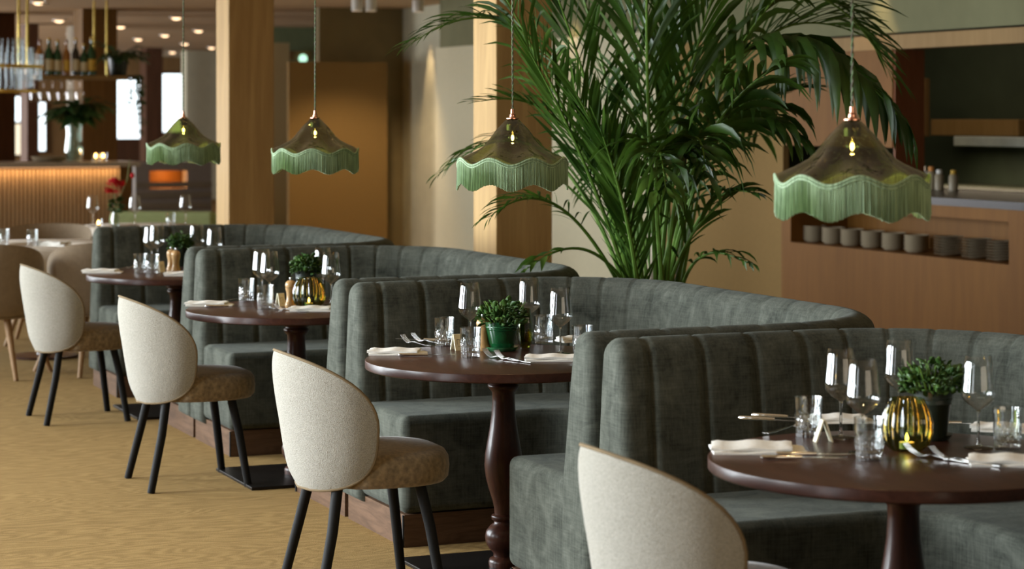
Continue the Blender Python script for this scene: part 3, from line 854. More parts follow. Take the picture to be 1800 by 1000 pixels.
def mk_knife():
    t = thing('table_knife', '', 'knife')
    MB().lathe([(-.105, .002), (-.10, .006), (-.06, .0055), (-.01, .0045), (0, .004)], 10).xform(Matrix.Translation((0, 0, .006)) @ Matrix.Rotation(PI/2, 4, 'Y')).build('handle', 'silver', t)
    MB().add([(0, -.006, .004), (.09, -.008, .004), (.115, .004, .004), (0, .006, .004), (0, -.006, .0055), (.09, -.008, .0055), (.115, .004, .0055), (0, .006, .0055)],
             [(0, 3, 2, 1), (4, 5, 6, 7), (0, 1, 5, 4), (1, 2, 6, 5), (2, 3, 7, 6), (3, 0, 4, 7)]).build('blade', 'silver', t, smooth=False)
    return t
KN = Proto(mk_knife)
def mk_mill():
    t = thing('pepper_mill', '', 'pepper mill')
    MB().lathe([(0, .024), (.006, .026), (.018, .025), (.022, .022), (.035, .019), (.055, .018), (.07, .020), (.084, .024), (.088, .024), (.0885, .015)], 24).build('body', 'mill_wood', t)
    MB().lathe([(.0885, .016), (.090, .023), (.100, .025), (.112, .022), (.120, .013), (.121, .004)], 24).build('head', 'mill_wood', t)
    MB().lathe([(.121, .004), (.127, .007), (.133, .006), (.136, .001)], 14).build('knob', 'steel', t)
    return t
ML = Proto(mk_mill)
def mk_card():
    t = thing('table_card', '', 'card holder')
    m = MB(); 
    for s in (-1, 1):
        m.add([(s*.0, -.016, .058), (s*.004, -.016, .058), (s*.024, -.016, 0), (s*.019, -.016, 0), (s*.0, .016, .058), (s*.004, .016, .058), (s*.024, .016, 0), (s*.019, .016, 0)],
              [(0, 1, 2, 3), (7, 6, 5, 4), (0, 4, 5, 1), (1, 5, 6, 2), (2, 6, 7, 3), (3, 7, 4, 0)])
    m.build('folded_card', 'card_cream', t, smooth=False)
    # small printed frame mark on the face
    k = MB()
    def P(u_, v_): x = .004+(.024-.004)*(1-v_/.058)+.0006; return (x, u_, v_)
    def bar(u0, u1, v0, v1): k.add([P(u0, v0), P(u1, v0), P(u1, v1), P(u0, v1)], [(0, 1, 2, 3)])
    bar(-.006, -.0045, .022, .040); bar(.0045, .006, .022, .040); bar(-.006, .006, .0385, .040); bar(-.003, .003, .014, .0155)
    k.build('printed_mark', 'ink', t, smooth=False)
    return t
CD = Proto(mk_card)
def jade(seed, R, H, n, z0, mat='jade_leaf', L=.026):
    rr = random.Random(seed); m = MB()
    for i in range(n):
        th = rr.uniform(0, 2*PI); q = rr.random()**.5; el = rr.uniform(-.1, 1.1)
        base = Vector((q*R*.8*math.cos(th), q*R*.8*math.sin(th), z0+H*rr.random()**.7*(1.05-.5*q*q)))
        dirv = Vector((math.cos(th+rr.uniform(-1, 1))*math.cos(el), math.sin(th+rr.uniform(-1, 1))*math.cos(el), math.sin(el)*rr.choice((1, 1, 1, -.2)))).normalized()
        sd = dirv.cross(Vector((rr.uniform(-1, 1), rr.uniform(-1, 1), 1))).normalized(); nn = dirv.cross(sd).normalized()
        l = L*rr.uniform(.7, 1.25); w_ = l*rr.uniform(.6, .78); K = [(0, .08), (.2, .6), (.45, .95), (.7, 1), (.88, .7), (1, .05)]
        vs = []
        for f, ww in K:
            c = base+dirv*l*f+nn*(-.12*l*math.sin(f*PI)); vs += [c-sd*w_*ww*.5+nn*.08*l*ww, c-nn*.0012, c+sd*w_*ww*.5+nn*.08*l*ww, c+nn*.0006]
        fs = []
        for j in range(len(K)-1):
            a = j*4; b_ = a+4; fs += [(a, a+1, b_+1, b_), (a+1, a+2, b_+2, b_+1), (a+2, a+3, b_+3, b_+2), (a+3, a, b_, b_+3)]
        m.add(vs, fs)
    return m
def stems(seed, R, H, n, z0):
    rr = random.Random(seed); m = MB()
    for i in range(n):
        th = rr.uniform(0, 2*PI); q = rr.random()**.6
        m.tube([(0.3*R*q*math.cos(th), .3*R*q*math.sin(th), z0-.02), (.6*R*q*math.cos(th), .6*R*q*math.sin(th), z0+H*.4), (R*q*math.cos(th)*.9, R*q*math.sin(th)*.9, z0+H*.85)], [.003, .0025, .0015], 5)
    return m
def potted(loc, label, potmat, saumat, seed, R=.07, H=.085, pr=.055, ph=.088):
    t = thing('potted_plant', label, 'potted plant', loc, 0)
    po = MB().lathe([(.008, pr*.70), (.010, pr*.72), (ph*.72, pr*.95), (ph*.74, pr*1.0), (ph*.76, pr*.97), (ph, pr*1.06), (ph+.003, pr*1.08), (ph+.003, pr*.98), (ph-.012, pr*.94), (ph-.013, .001)], 40, close=False).build('pot', potmat, t)
    # scalloped relief under the rim
    pts = [(pr*1.015*math.cos(2*PI*i/96), pr*1.015*math.sin(2*PI*i/96), ph*.83+.003*abs(math.sin(12*2*PI*i/96/2*1.0))) for i in range(97)]
    MB().tube(pts, .0012, 6, False).build('relief_band', saumat, po)
    MB().lathe([(0, pr*.80), (.002, pr*.84), (.013, pr*1.02), (.0155, pr*1.03), (.014, pr*.98), (.007, pr*.85), (.006, .001)], 40, close=False).build('saucer', saumat, t)
    MB().lathe([(ph-.010, pr*.94), (ph-.009, .001)], 24, close=False).build('soil', 'soil', t)
    stems(seed, R, H, 14, ph).build('stems', 'palm_stem', t)
    jade(seed, R, H, 270, ph-.012).build('foliage', 'jade_leaf', t, sharp=180)
    return t
def lantern(loc, label, R, H, lobes=12, rz=0, lit=True, power=.10):
    t = thing('glass_lantern', label, 'tealight holder', loc, rz)
    rm = lambda a, z, j: 1+.13*(abs(math.cos(lobes*a/2))-.5)*(1 if z > .006 else 0)
    pr = [(0, R*.55), (.004, R*.68), (H*.15, R*.90), (H*.35, R*1.0), (H*.55, R*1.0), (H*.75, R*.90), (H*.92, R*.72), (H, R*.66)]
    pr = [(.003, .001), (.002, R*.4)]+pr
    MB().lathe(pr, 120, rmod=rm, close=False).build('glass_bowl', 'amber_green_glass', t, sharp=60)
    ca = MB().lathe([(.006, .019), (.022, .019), (.022, .016), (.018, .002)], 20).build('tealight', 'candle_wax', t)
    if lit:
        MB().lathe([(.024, .001), (.029, .0045), (.036, .0045), (.046, .0008)], 12).build('flame', 'flame', ca)
        point('tealight_glow', Vector(loc)+Vector((0, 0, .055)), power, (1, .55, .2), .01)
    return t
tn = ['the nearest table', 'the green-pot table', 'the third table', 'the farthest booth table']
def wine(k, px, py, l): WG.put(tp(px, py), random.uniform(0, 6), 'stemmed wine glass on %s, %s' % (tn[k], l))
def tumb(k, px, py, l, s=None): TG.put(tp(px, py), random.uniform(0, 6), 'cut-glass water tumbler on %s, %s' % (tn[k], l), scale=s)
def nap(k, px, py, rz, l, s=None): return NP.put(tp(px, py), rz, 'folded white napkin on %s, %s' % (tn[k], l), scale=s)
def fork(k, px, py, rz, l): FK.put(tp(px, py), rz, 'silver fork on %s, %s' % (tn[k], l))
def knife(k, px, py, rz, l, dz=0): KN.put(tp(px, py)+Vector((0, 0, dz)), rz, 'silver knife on %s, %s' % (tn[k], l))
# second table (focus)
wine(1, 826, 609, 'left of the green pot'); wine(1, 930, 597, 'behind the slim amber vase'); wine(1, 985, 622, 'rightmost, over the right napkin')
tumb(1, 781, 608, 'leftmost, behind the card'); tumb(1, 827, 628, 'in front of the pepper mill'); tumb(1, 956, 603, 'behind the rightmost wine glass'); tumb(1, 1024, 624, 'rightmost, partly hidden by the booth arm')
ML.put(tp(849, 616), 0, 'wooden pepper mill half hidden behind the green glazed pot')
CD.put(tp(803, 615), -1.1, 'small cream card holder between the two left tumblers of the second table')
potted(tp(882, 616), 'green glazed pot of jade leaves on a saucer, second table', 'green_glaze', 'light_green_glaze', 11, R=.10, H=.088, pr=.061, ph=.105)
t = thing('glass_vase', 'slim olive and amber glass vase right of the green pot', 'vase', tp(923, 611), 0)
rm = lambda a, z, j: 1+.05*(abs(math.cos(4*a))-.5)
MB().lathe([(0, .018), (.010, .020), (.014, .024), (.05, .029), (.10, .028), (.13, .022), (.145, .019), (.145, .017), (.13, .019), (.10, .025), (.05, .026), (.022, .020), (.02, .001)], 64, rmod=rm, close=False).build('vase_body', 'amber_green_glass', t)
nap(1, 700, 622, .02, 'at its left edge', (1.0, 1, 1)); nap(1, 978, 633, .06, 'at its right side', (1.05, .9, 1)); nap(1, 1010, 600, .4, 'far side, behind the right tumbler', (.6, .8, 1))
knife(1, 752, 626, .06, 'sticking out right of the left napkin', .0); knife(1, 745, 600, 2.8, 'far left, upper of the crossed pair', 0.002)
fork(1, 735, 606, 2.2, 'far left, left of the crossed pair'); fork(1, 757, 603, 2.3, 'far left, right of the crossed pair')
fork(1, 884, 632, PI-.9, 'left one of the front pair'); fork(1, 905, 635, PI-.9, 'right one of the front pair')
# third table
wine(2, 460, 528, 'rear one of the left pair'); wine(2, 474, 533, 'front one of the left pair'); wine(2, 567, 524, 'rear one of the right pair'); wine(2, 582, 536, 'front one of the right pair')
tumb(2, 433, 530, 'left one'); tumb(2, 466, 543, 'right one')
ML.put(tp(511, 540), 0, 'wooden pepper mill left of the ribbed lantern, third table')
CD.put(tp(493, 538), -1.0, 'small cream card holder on the third table')
lantern(tp(543, 541), 'large ribbed green and amber glass lantern on the third table', .070, .135, 14)
potted(tp(538, 527), 'dark pot of jade leaves behind the ribbed lantern, third table', 'black_pot', 'black_pot', 12, R=.075, H=.08, pr=.050, ph=.135)
nap(2, 369, 537, .03, 'at its left edge'); nap(2, 552, 546, .04, 'at its front right')
fork(2, 500, 545, PI-.7, 'left one of the front pair'); fork(2, 512, 547, PI-.7, 'right one of the front pair'); fork(2, 405, 529, .8, 'beyond the left napkin'); knife(2, 402, 540, .03, 'under the left napkin')
# farthest booth table
wine(3, 266, 470, 'left one of the left pair'); wine(3, 276, 466, 'right one of the left pair'); wine(3, 346, 466, 'left one of the right pair'); wine(3, 377, 474, 'rightmost')
tumb(3, 247, 480, 'leftmost'); tumb(3, 268, 481, 'right of the leftmost tumbler')
ML.put(tp(301, 477), 0, 'wooden pepper mill, left one of the farthest table'); ML.put(tp(309, 479), 0, 'wooden pepper mill, right one of the farthest table')
lantern(tp(344, 478), 'ribbed green glass lantern on the farthest booth table, behind the booth arm', .06, .13, 14, power=.1)
potted(tp(318, 468), 'pot of jade leaves on the farthest booth table', 'black_pot', 'black_pot', 13, R=.075, H=.085, pr=.045, ph=.11)
nap(3, 181, 479, .03, 'at its left edge'); fork(3, 214, 473, .8, 'left one beyond the napkin'); fork(3, 228, 473, .8, 'right one beyond the napkin')
CD.put(tp(283, 478), -1.0, 'small card holder on the farthest booth table'); nap(3, 325, 484, .05, 'at its front right')
# nearest table
wine(0, 1478, 769, 'leftmost, behind the others'); wine(0, 1517, 796, 'behind the front tumbler'); wine(0, 1581, 748, 'behind the plant'); wine(0, 1720, 787, 'rightmost')
tumb(0, 1421, 767, 'leftmost, by the card'); tumb(0, 1528, 808, 'front, left of the lantern'); tumb(0, 1771, 789, 'rightmost')
CD.put(tp(1447, 776), .12, 'small cream card holder in front of the left tumbler, nearest table')
lantern(tp(1594, 792), 'large glowing ribbed amber and green glass lantern on the nearest table', .064, .135, 14, power=.18)
potted(tp(1640, 772), 'dark pot of jade leaves behind the amber lantern, nearest table', 'black_pot', 'black_pot', 14, R=.10, H=.085, pr=.050, ph=.13)
nap(0, 1333, 792, .0, 'large at its left edge', (1.15, 1.3, 1)); nap(0, 1480, 741, .03, 'on its far side', (.85, .8, 1)); nap(0, 1778, 815, -.1, 'at the right edge of the photo', (1.0, 1.1, 1)); nap(0, 1765, 757, -.3, 'far right, behind the right tumbler', (.8, .8, 1))
knife(0, 1410, 808, .06, 'left of the pair under the left napkin', .001); knife(0, 1435, 802, .06, 'right of the pair under the left napkin', .001)
knife(0, 1362, 743, -.35, 'far left, lower of the pair', .004); knife(0, 1385, 738, -.35, 'far left, upper of the pair', .004); knife(0, 1690, 748, 0, 'far right edge of the dark pot', .002)
fork(0, 1380, 757, .9, 'far left, under the knives'); fork(0, 1653, 808, PI-.8, 'left one of the front right pair'); fork(0, 1700, 814, PI-.8, 'right one of the front right pair')

# ------------------------------------------------------------------ palm
PB = Vector((.655, 10.25, 0))
pt = thing('potted_palm', 'large potted palm with arching fronds between the booths and the wall', 'palm', PB, 0)
MB().lathe([(0, .17), (.01, .18), (.50, .23), (.52, .24), (.52, .215), (.46, .21), (.455, .001)], 40, close=False).build('planter', 'black_pot', pt)
MB().lathe([(.44, .21), (.46, .001)], 24, close=False).build('soil', 'soil', pt)
def bez(p, t):
    q = 1-t; return p[0]*q**3+p[1]*3*q*q*t+p[2]*3*q*t*t+p[3]*t**3
def frond(ctrl, nl=30, L=.34, W=.026, droop=.6, start=.38, seed=0, ang=.95, spread=1.0):
    rr = random.Random(seed)
    P = [pd(px, py, d)-PB for px, py, d in ctrl]
    P[0] = Vector((rr.uniform(-.06, .09), rr.uniform(-.08, .08), .44))
    m = MB(); pts = [bez(P, i/24) for i in range(25)]
    stalk = MB().tube(pts, [.0105*(1-i/24)**.7+.0018 for i in range(25)], 6)
    tot = sum((pts[i+1]-pts[i]).length for i in range(24))
    for i in range(nl):
        f = i/(nl-1); t = start+(1-start)*f**.95
        c = bez(P, min(t, .999)); T_ = (bez(P, min(t+.01, 1))-bez(P, t-.01)).normalized()
        S = T_.cross(Vector((0, 0, 1))); S = S.normalized() if S.length > .05 else Vector((1, 0, 0)); U_ = S.cross(T_).normalized()
        for sg in (-1, 1):
            l = L*(.55+.6*math.sin(PI*min(1, f*.85+.12)))*rr.uniform(.85, 1.12); w_ = W*rr.uniform(.8, 1.15)*(.6+.5*math.sin(PI*f*.9+.1))
            an = ang*(1-.55*f)*rr.uniform(.65, 1.3)
            d0 = (T_*math.cos(an)+S*sg*math.sin(an)*spread+U_*.25*rr.uniform(.3, 1.2)).normalized()
            pos = Vector(c); dv = d0; K = 7; cen = []; dr = droop*rr.uniform(.75, 1.25)
            for k in range(K):
                cen.append((Vector(pos), Vector(dv))); pos = pos+dv*(l/(K-1)); dv = (dv+Vector((0, 0, -1))*dr*.33*(k+1)/K*1.6).normalized()
            vs = []; fs = []; tw = Vector((rr.uniform(-.5, .5), rr.uniform(-.5, .5), rr.uniform(-.3, .3)))
            for k, (cc, dd) in enumerate(cen):
                ff = k/(K-1); ww = w_*(.25+1.5*ff if ff < .45 else .92)*(1 if ff < .45 else (1-((ff-.45)/.55)**1.8)); ww = max(ww, .0006)
                s2 = T_+tw-dd*(T_+tw).dot(dd); s2 = s2.normalized() if s2.length > .15 else dd.cross(U_).normalized(); n2 = s2.cross(dd)
                vs += [cc-s2*ww*.5+n2*ww*.14, cc, cc+s2*ww*.5+n2*ww*.14]
            for k in range(K-1):
                a = k*3; fs += [(a, a+1, a+4, a+3), (a+1, a+2, a+5, a+4)]
            m.add(vs, fs)
    me_o = MB(); me_o.v = m.v; me_o.f = m.f
    o = me_o.build('frond', 'palm_leaf', pt, sharp=180)
    stalk.build('leaf_stalk', 'palm_stem', o)
    return o
D = 10.2
fr = [
 ([(1110, 590, D), (1080, 230, D), (960, -90, 9.9), (725, 75, 9.6)], dict(L=.30, W=.018, droop=.55, nl=34, start=.45)),
 ([(1125, 590, D), (1110, 420, D), (1000, 200, 9.9), (870, -40, 9.6)], dict(L=.40, W=.034, droop=.9, start=.5)),
 ([(1120, 590, D), (1080, 330, D), (1010, 140, 9.8), (845, 178, 9.5)], dict(L=.24, W=.016, droop=.25, nl=26, start=.5, ang=.5)),
 ([(1110, 590, D), (1060, 330, D), (950, 150, 10.3), (780, 300, 10.5)], dict(L=.26, W=.018, droop=.8, nl=26, start=.5, ang=.6)),
 ([(1110, 590, D), (1060, 430, D), (980, 280, 9.7), (862, 380, 9.3)], dict(L=.25, W=.020, droop=.6, nl=20, start=.5, ang=.6)),
 ([(1130, 590, D), (1090, 350, D), (1040, 150, 9.7), (960, -60, 9.5)], dict(L=.42, W=.028, droop=.25, ang=.7, start=.3)),
 ([(1130, 590, D), (1080, 400, 10.0), (1020, 250, 9.6), (930, 90, 9.3)], dict(L=.42, W=.026, droop=.15, ang=.55, start=.3)),
 ([(1135, 590, D), (1110, 300, 10.4), (1070, 100, 10.6), (990, -100, 10.8)], dict(L=.42, W=.030, droop=.3, ang=.7)),
 ([(1145, 590, D), (1140, 300, D), (1120, 50, 10.0), (1080, -180, 9.9)], dict(L=.42, W=.034, droop=.5)),
 ([(1150, 590, D), (1145, 300, 9.8), (1130, 100, 9.5), (1140, -120, 9.2)], dict(L=.42, W=.034, droop=.8)),
 ([(1150, 590, D), (1160, 300, 10.5), (1180, 100, 10.8), (1220, -120, 11)], dict(L=.45, W=.036, droop=.7)),
 ([(1150, 590, D), (1165, 320, 9.9), (1200, 120, 9.6), (1280, -80, 9.4)], dict(L=.45, W=.036, droop=.9)),
 ([(1160, 590, D), (1170, 70, 9.9), (1350, -75, 9.6), (1580, 205, 9.5)], dict(L=.42, W=.050, droop=5.0, nl=24, start=.42, ang=1.0)),
 ([(1160, 590, D), (1175, 20, 10.2), (1400, -170, 10.4), (1560, 120, 10.6)], dict(L=.34, W=.016, droop=.5, nl=34, start=.5, ang=.6)),
 ([(1160, 590, D), (1190, 150, 10.3), (1330, -40, 10.5), (1530, 70, 10.7)], dict(L=.36, W=.018, droop=.4, nl=34, start=.4, ang=.6)),
 ([(1160, 590, D), (1200, 300, 10), (1290, 100, 9.8), (1395, 240, 9.6)], dict(L=.28, W=.034, droop=.9, nl=26, start=.4)),
 ([(1165, 590, D), (1190, 330, 10.4), (1260, 180, 10.7), (1390, 160, 10.9)], dict(L=.34, W=.022, droop=.5, start=.35, ang=.7)),
 ([(1160, 590, D), (1180, 350, 9.9), (1230, 200, 9.5), (1360, 120, 9.2)], dict(L=.36, W=.034, droop=.9, start=.35)),
 ([(1160, 590, D), (1190, 420, D), (1240, 310, 9.9), (1325, 340, 9.7)], dict(L=.18, W=.022, droop=.4, nl=14, start=.55, ang=.6)),
 ([(1170, 590, D), (1190, 480, D), (1215, 410, 9.9), (1310, 460, 9.7)], dict(L=.16, W=.024, droop=.7, nl=12, start=.55, ang=.9)),
 ([(1165, 590, D), (1180, 480, D), (1200, 400, 9.9), (1280, 350, 9.8)], dict(L=.22, W=.028, droop=.3, nl=12, start=.5, ang=.6)),
 ([(1150, 590, D), (1140, 350, 9.9), (1150, 150, 9.4), (1170, 330, 8.9)], dict(L=.36, W=.036, droop=.8, nl=26, start=.4)),
 ([(1140, 590, D), (1120, 330, 10.5), (1090, 170, 11.0), (1040, 330, 11.3)], dict(L=.36, W=.03, droop=.8, start=.4)),
 ([(1155, 590, D), (1170, 300, 9.8), (1230, 150, 9.4), (1240, 300, 9.0)], dict(L=.34, W=.040, droop=1.0, nl=24, start=.4)),
 ([(1155, 590, D), (1180, 280, 10.5), (1260, 100, 11.0), (1330, 230, 11.4)], dict(L=.38, W=.036, droop=.8, start=.4)),
 ([(1130, 590, D), (1090, 430, D), (1020, 400, 9.9), (930, 470, 9.6)], dict(L=.14, W=.022, droop=.5, nl=8, start=.75, ang=.5)),
 ([(1140, 590, D), (1110, 380, 9.9), (1070, 260, 9.6), (1010, 160, 9.2)], dict(L=.40, W=.026, droop=.12, ang=.5, start=.25)),
 ([(1140, 590, D), (1120, 420, 9.8), (1090, 330, 9.5), (1060, 240, 9.2)], dict(L=.36, W=.026, droop=.1, ang=.5, start=.2)),
 ([(1150, 590, D), (1160, 330, 10.2), (1170, 180, 10.2), (1210, 20, 10.2)], dict(L=.45, W=.040, droop=.7, start=.3)),
 ([(1150, 590, D), (1190, 260, 10.0), (1280, 60, 9.9), (1420, -60, 9.8)], dict(L=.42, W=.034, droop=.8, start=.35)),
]
for i, (c, k) in enumerate(fr):
    k = dict(k)
    if i in (8, 9, 10, 11, 28): k['ang'] = .55; k['droop'] = .35; k['W'] *= .8
    if i in (5, 6, 26, 27): k['W'] *= 1.35; k['L'] *= 1.2; k['nl'] = 34
    if i not in (12,):
        left = i in (0, 1, 2, 3, 4, 5, 6, 7, 22, 26, 27)
        k['W'] *= .68 if left else 1.25
        k['L'] *= .74 if left else .98
        k['nl'] = int(k.get('nl', 30)*(.80 if left else .66))
        k['droop'] = k.get('droop', .6)*(1 if left or i in (13, 14, 16) else 1.7)
    frond(c, seed=i+1, **k)
st = MB()
rr = random.Random(5)
for i in range(22):
    x = rr.uniform(-.17, .17); y = rr.uniform(-.12, .12)
    st.tube([(x*.5, y, .44), (x*.9, y*1.2, .9), (x*1.5+rr.uniform(-.05, .05), y*1.3, 1.5)], [.011, .009, .005], 6)
st.build('stems', 'palm_stem', pt)
MB().tube([(-.02, -.12, .44), (-.005, -.13, 1.25)], .013, 8).build('support_pole', 'pole_pale', pt)

# ------------------------------------------------------------------ bar and everything on it
AB = 23.4
bb0 = b_on_a(-60, AB); bb1 = b_on_a(208, AB); bb2 = b_on_a(244, AB)
dB = d_on_a(120, AB); BTZ = z_at(285, dB); BZ1 = BTZ-.05
bar = thing('bar_counter', 'long bar with slatted wooden front and warm light under its top', 'bar', (0, 0, 0), ROT)
rbox(bb0, bb2, AB-.08, AB+.75, BZ1, BTZ).build('bar_top', 'bar_stone', bar, smooth=False)
rbox(bb0, bb1-.02, AB+.03, AB+.6, 0, BZ1-.001).build('bar_body', 'brown_pillar', bar, smooth=False)
rbox(bb1-.02, bb2-.04, AB+.12, AB+.6, 0, BZ1-.001).build('end_panel', 'brown_pillar', bar, smooth=False)
m = MB(); x = bb0
while x < bb1: 
    m.box(x, x+.027, AB+.012, AB+.03, .02, BZ1-.02); x += .043
m.build('slat_front', 'slat_wood', bar, smooth=False)
rbox(bb0, bb1, AB-.055, AB-.035, BZ1-.010, BZ1-.001).build('light_strip', 'led_strip_glow', bar, smooth=False)
pb = rp((bb0+bb1)/2, AB-.045, BZ1-.012)
area('bar_strip_light', pb, (0, 0, ROT), bb1-bb0, .02, 4, (1, .55, .22))
# hanging shelf over the bar
AS = AB+.35
dS = d_on_a(130, AS); SZ = z_at(140, dS)
hs = thing('hanging_shelf', 'hanging bar shelf on brass rods carrying bottles', 'shelf', (0, 0, 0), ROT)
rbox(b_on_a(58, AS), b_on_a(219, AS), AS-.14, AS+.16, SZ, SZ+.045).build('shelf_board', 'pale_joinery', hs, smooth=False)
for px in (169, 184):
    MB().tube([(b_on_a(px, AS), AS-.1 if px == 184 else AS+.1, SZ+.045), (b_on_a(px, AS), AS-.1 if px == 184 else AS+.1, CZ)], .012, 10).build('rod', 'brass', hs)
def bottle(px, h, r, mat, lm, lab):
    b_ = b_on_a(px, AS-.04); pos = rp(b_, AS-.04, SZ+.046)
    t = thing('liquor_bottle', lab, 'bottle', pos, 0)
    MB().lathe([(0, r*.9), (.004, r), (h*.58, r), (h*.68, r*.7), (h*.74, r*.36), (h*.93, r*.33), (h*.94, r*.38)], 18).build('body', mat, t)
    MB().lathe([(h*.94, r*.38), (h, r*.38)], 14).build('cap', 'gold_label' if mat != 'amber_bottle' else 'red_wood', t)
    MB().lathe([(h*.12, r*1.015), (h*.42, r*1.015)], 18, close=False).build('paper_label', lm, t)
bottle(70, .38, .045, 'amber_bottle', 'paper_label', 'amber bottle, leftmost on the hanging shelf')
bottle(86, .40, .048, 'green_bottle', 'paper_label', 'bright green bottle with pale label on the hanging shelf')
bottle(101, .38, .045, 'green_bottle', 'paper_label', 'dark green bottle right of the bright green one')
bottle(117, .38, .042, 'amber_bottle', 'gold_label', 'amber bottle with gold label behind the tall leaves')
bottle(133, .40, .042, 'dark_bottle', 'paper_label', 'dark bottle with pale label in the middle of the shelf')
bottle(147.5, .34, .045, 'green_bottle', 'paper_label', 'dark green bottle left of the gold-labelled one')
bottle(161, .41, .050, 'green_bottle', 'gold_label', 'green bottle with orange-gold label, rightmost on the shelf')
def bigplant(name, lab, loc, pot, n, L, seed, hz, W=.05, up=.5, drop=1.0):
    rr = random.Random(seed); t = thing(name, lab, 'plant', loc, 0)
    if pot == 'vase':
        MB().lathe([(0, .07), (.01, .075), (.10, .10), (.18, .09), (.30, .075), (.46, .10), (.46, .095), (.30, .07), (.18, .085), (.10, .094), (.02, .06), (.015, .001)], 32, close=False).build('vase', 'vase_clear', t)
    else:
        MB().lathe([(0, .08), (.01, .085), (.19, .11), (.20, .11), (.20, .10), (.16, .095), (.155, .001)], 24, close=False).build('pot', 'black_pot', t)
    m = MB()
    for i in range(n):
        th = rr.uniform(0, 2*PI); d0 = Vector((math.cos(th), math.sin(th), up+rr.uniform(-.1, 1.1))).normalized()
        pos = Vector((0, 0, hz)); dv = d0; l = L*rr.uniform(.5, 1.1); K = 8; w_ = W*rr.uniform(.7, 1.3); cen = []
        for k in range(K): cen.append((Vector(pos), Vector(dv))); pos = pos+dv*l/(K-1); dv = (dv+Vector((0, 0, -drop*.25))).normalized()
        m.tube([c for c, _ in cen], .004, 4)
        for q in range(2, K):
            c, dd = cen[q]
            for sg in (-1, 1):
                sd = dd.cross(Vector((0, 0, 1))).normalized()*sg; ld = (dd+sd*.9+Vector((0, 0, rr.uniform(-.6, .3)))).normalized(); ll = L*.42*rr.uniform(.6, 1.1)
                n2 = ld.cross(sd).normalized(); s2 = ld.cross(n2).normalized()
                vs = [c, c+ld*ll*.4+s2*w_*.5, c+ld*ll*.4-s2*w_*.5, c+ld*ll+Vector((0, 0, -.2*ll)), c+ld*ll*.4+n2*w_*.12]
                m.add(vs, [(0, 1, 4), (0, 4, 2), (1, 3, 4), (4, 3, 2)])
    m.build('foliage', 'far_leaf', t, sharp=180)
    return t
def on_bar(px, da=.3): b_ = b_on_a(px, AB+da); return rp(b_, AB+da, BTZ)
bigplant('vase_arrangement', 'large leafy arrangement in a tall clear glass vase on the bar', on_bar(130, .25), 'vase', 26, .42, 3, .45, .07, .7, .8)
bigplant('potted_plant', 'dark potted plant at the right end of the hanging shelf', rp(b_on_a(208, AS), AS-.0, SZ+.046), 'pot', 16, .34, 5, .17, .035, .5, .5)
tr = thing('trailing_plant', 'dark trailing plant hanging beside the shelf end, before the bright window', 'plant', rp(b_on_a(241, AS), AS, SZ-.02), 0)
m = MB(); rr = random.Random(9)
for s_ in range(5):
    x0 = rr.uniform(-.10, .10); pts = [(x0-.08, 0, .06), (x0, 0, .08), (x0+.03*math.sin(s_), .02, -.1), (x0+.05*math.cos(s_*2), .02, -.25-.08*s_)]
    m.tube(pts, .004, 4)
    for i in range(26):
        f = rr.random(); c = Vector(pts[1]).lerp(Vector(pts[3]), f); a = rr.uniform(0, 2*PI); ld = Vector((math.cos(a), math.sin(a)*.5, -.4)); s2 = Vector((-math.sin(a), 0, math.cos(a)*.4))
        m.add([c, c+ld*.035+s2*.02, c+ld*.035-s2*.02, c+ld*.075], [(0, 1, 3), (0, 3, 2)])
m.build('foliage', 'far_leaf', tr, sharp=180)
# hanging stemware under the shelf
for i, px in enumerate((60, 76, 92, 108, 124, 140)):
    b_ = b_on_a(px, AS-.02); o = WG.put(rp(b_, AS-.02, SZ-.002), 0, 'upside-down wine glass hanging under the bar shelf', 'wine glasses hanging under the bar shelf')
    o.rotation_euler = (PI, 0, 0)
# candle glasses on the bar
for px, l in ((168, 'left one'), (181, 'right one')):
    t = thing('candle_glass', 'small glowing candle glass at the bar end, %s' % l, 'candle', on_bar(px, .15), 0)
    MB().lathe([(0, .035), (.004, .04), (.09, .045)], 20, close=False).build('glass', 'wine_glass_thin', t)
    k = MB().lathe([(.004, .03), (.04, .03), (.04, .002)], 16).build('candle', 'candle_wax', t)
    MB().lathe([(.042, .002), (.055, .012), (.07, .010), (.09, .001)], 12).build('flame', 'flame', k)
    point('candle_glow', on_bar(px, .15)+Vector((0, 0, .11)), 1.2)
tag(MB().lathe([(0, .10), (.01, .16), (.05, .19), (.055, .185), (.02, .15), (.015, .001)], 28, close=False).build('serving_bowl', 'ceramic', loc=on_bar(86, .4)), 'pale wide bowl on the bar left of the vase', 'bowl')
# chandelier
AH = 20.5; dH = d_on_a(-8, AH)
chn = thing('crystal_chandelier', 'tiered crystal rod chandelier with brass ring, cut by the left edge', 'chandelier', Vector(((-12-900)*dH/F, dH, 0)), 0)
def tier(r, z0, z1, n, nm='crystal_tier'):
    m = MB()
    for i in range(n):
        a = 2*PI*i/n; m.tube([(r*math.cos(a), r*math.sin(a), z0), (r*math.cos(a), r*math.sin(a), z1)], .008, 6)
    return m.build(nm, 'crystal', chn, smooth=False)
zA, zB, zC = z_at(68, dH), z_at(115, dH), z_at(160, dH)
tier(.27, zB+.02, zA, 30); tier(.36, zB+.01, zA-.08, 38); tier(.44, zB, zA-.14, 46); tier(.43, zC+.10, zB-.02, 46); tier(.35, zC+.03, zB-.02, 38); tier(.25, zC, zB-.02, 28)
for r, z in ((.45, zB-.01), (.40, zC)):
    MB().tube([(r*math.cos(2*PI*i/48), r*math.sin(2*PI*i/48), z) for i in range(49)], .012, 8, False).build('ring', 'brass', chn)
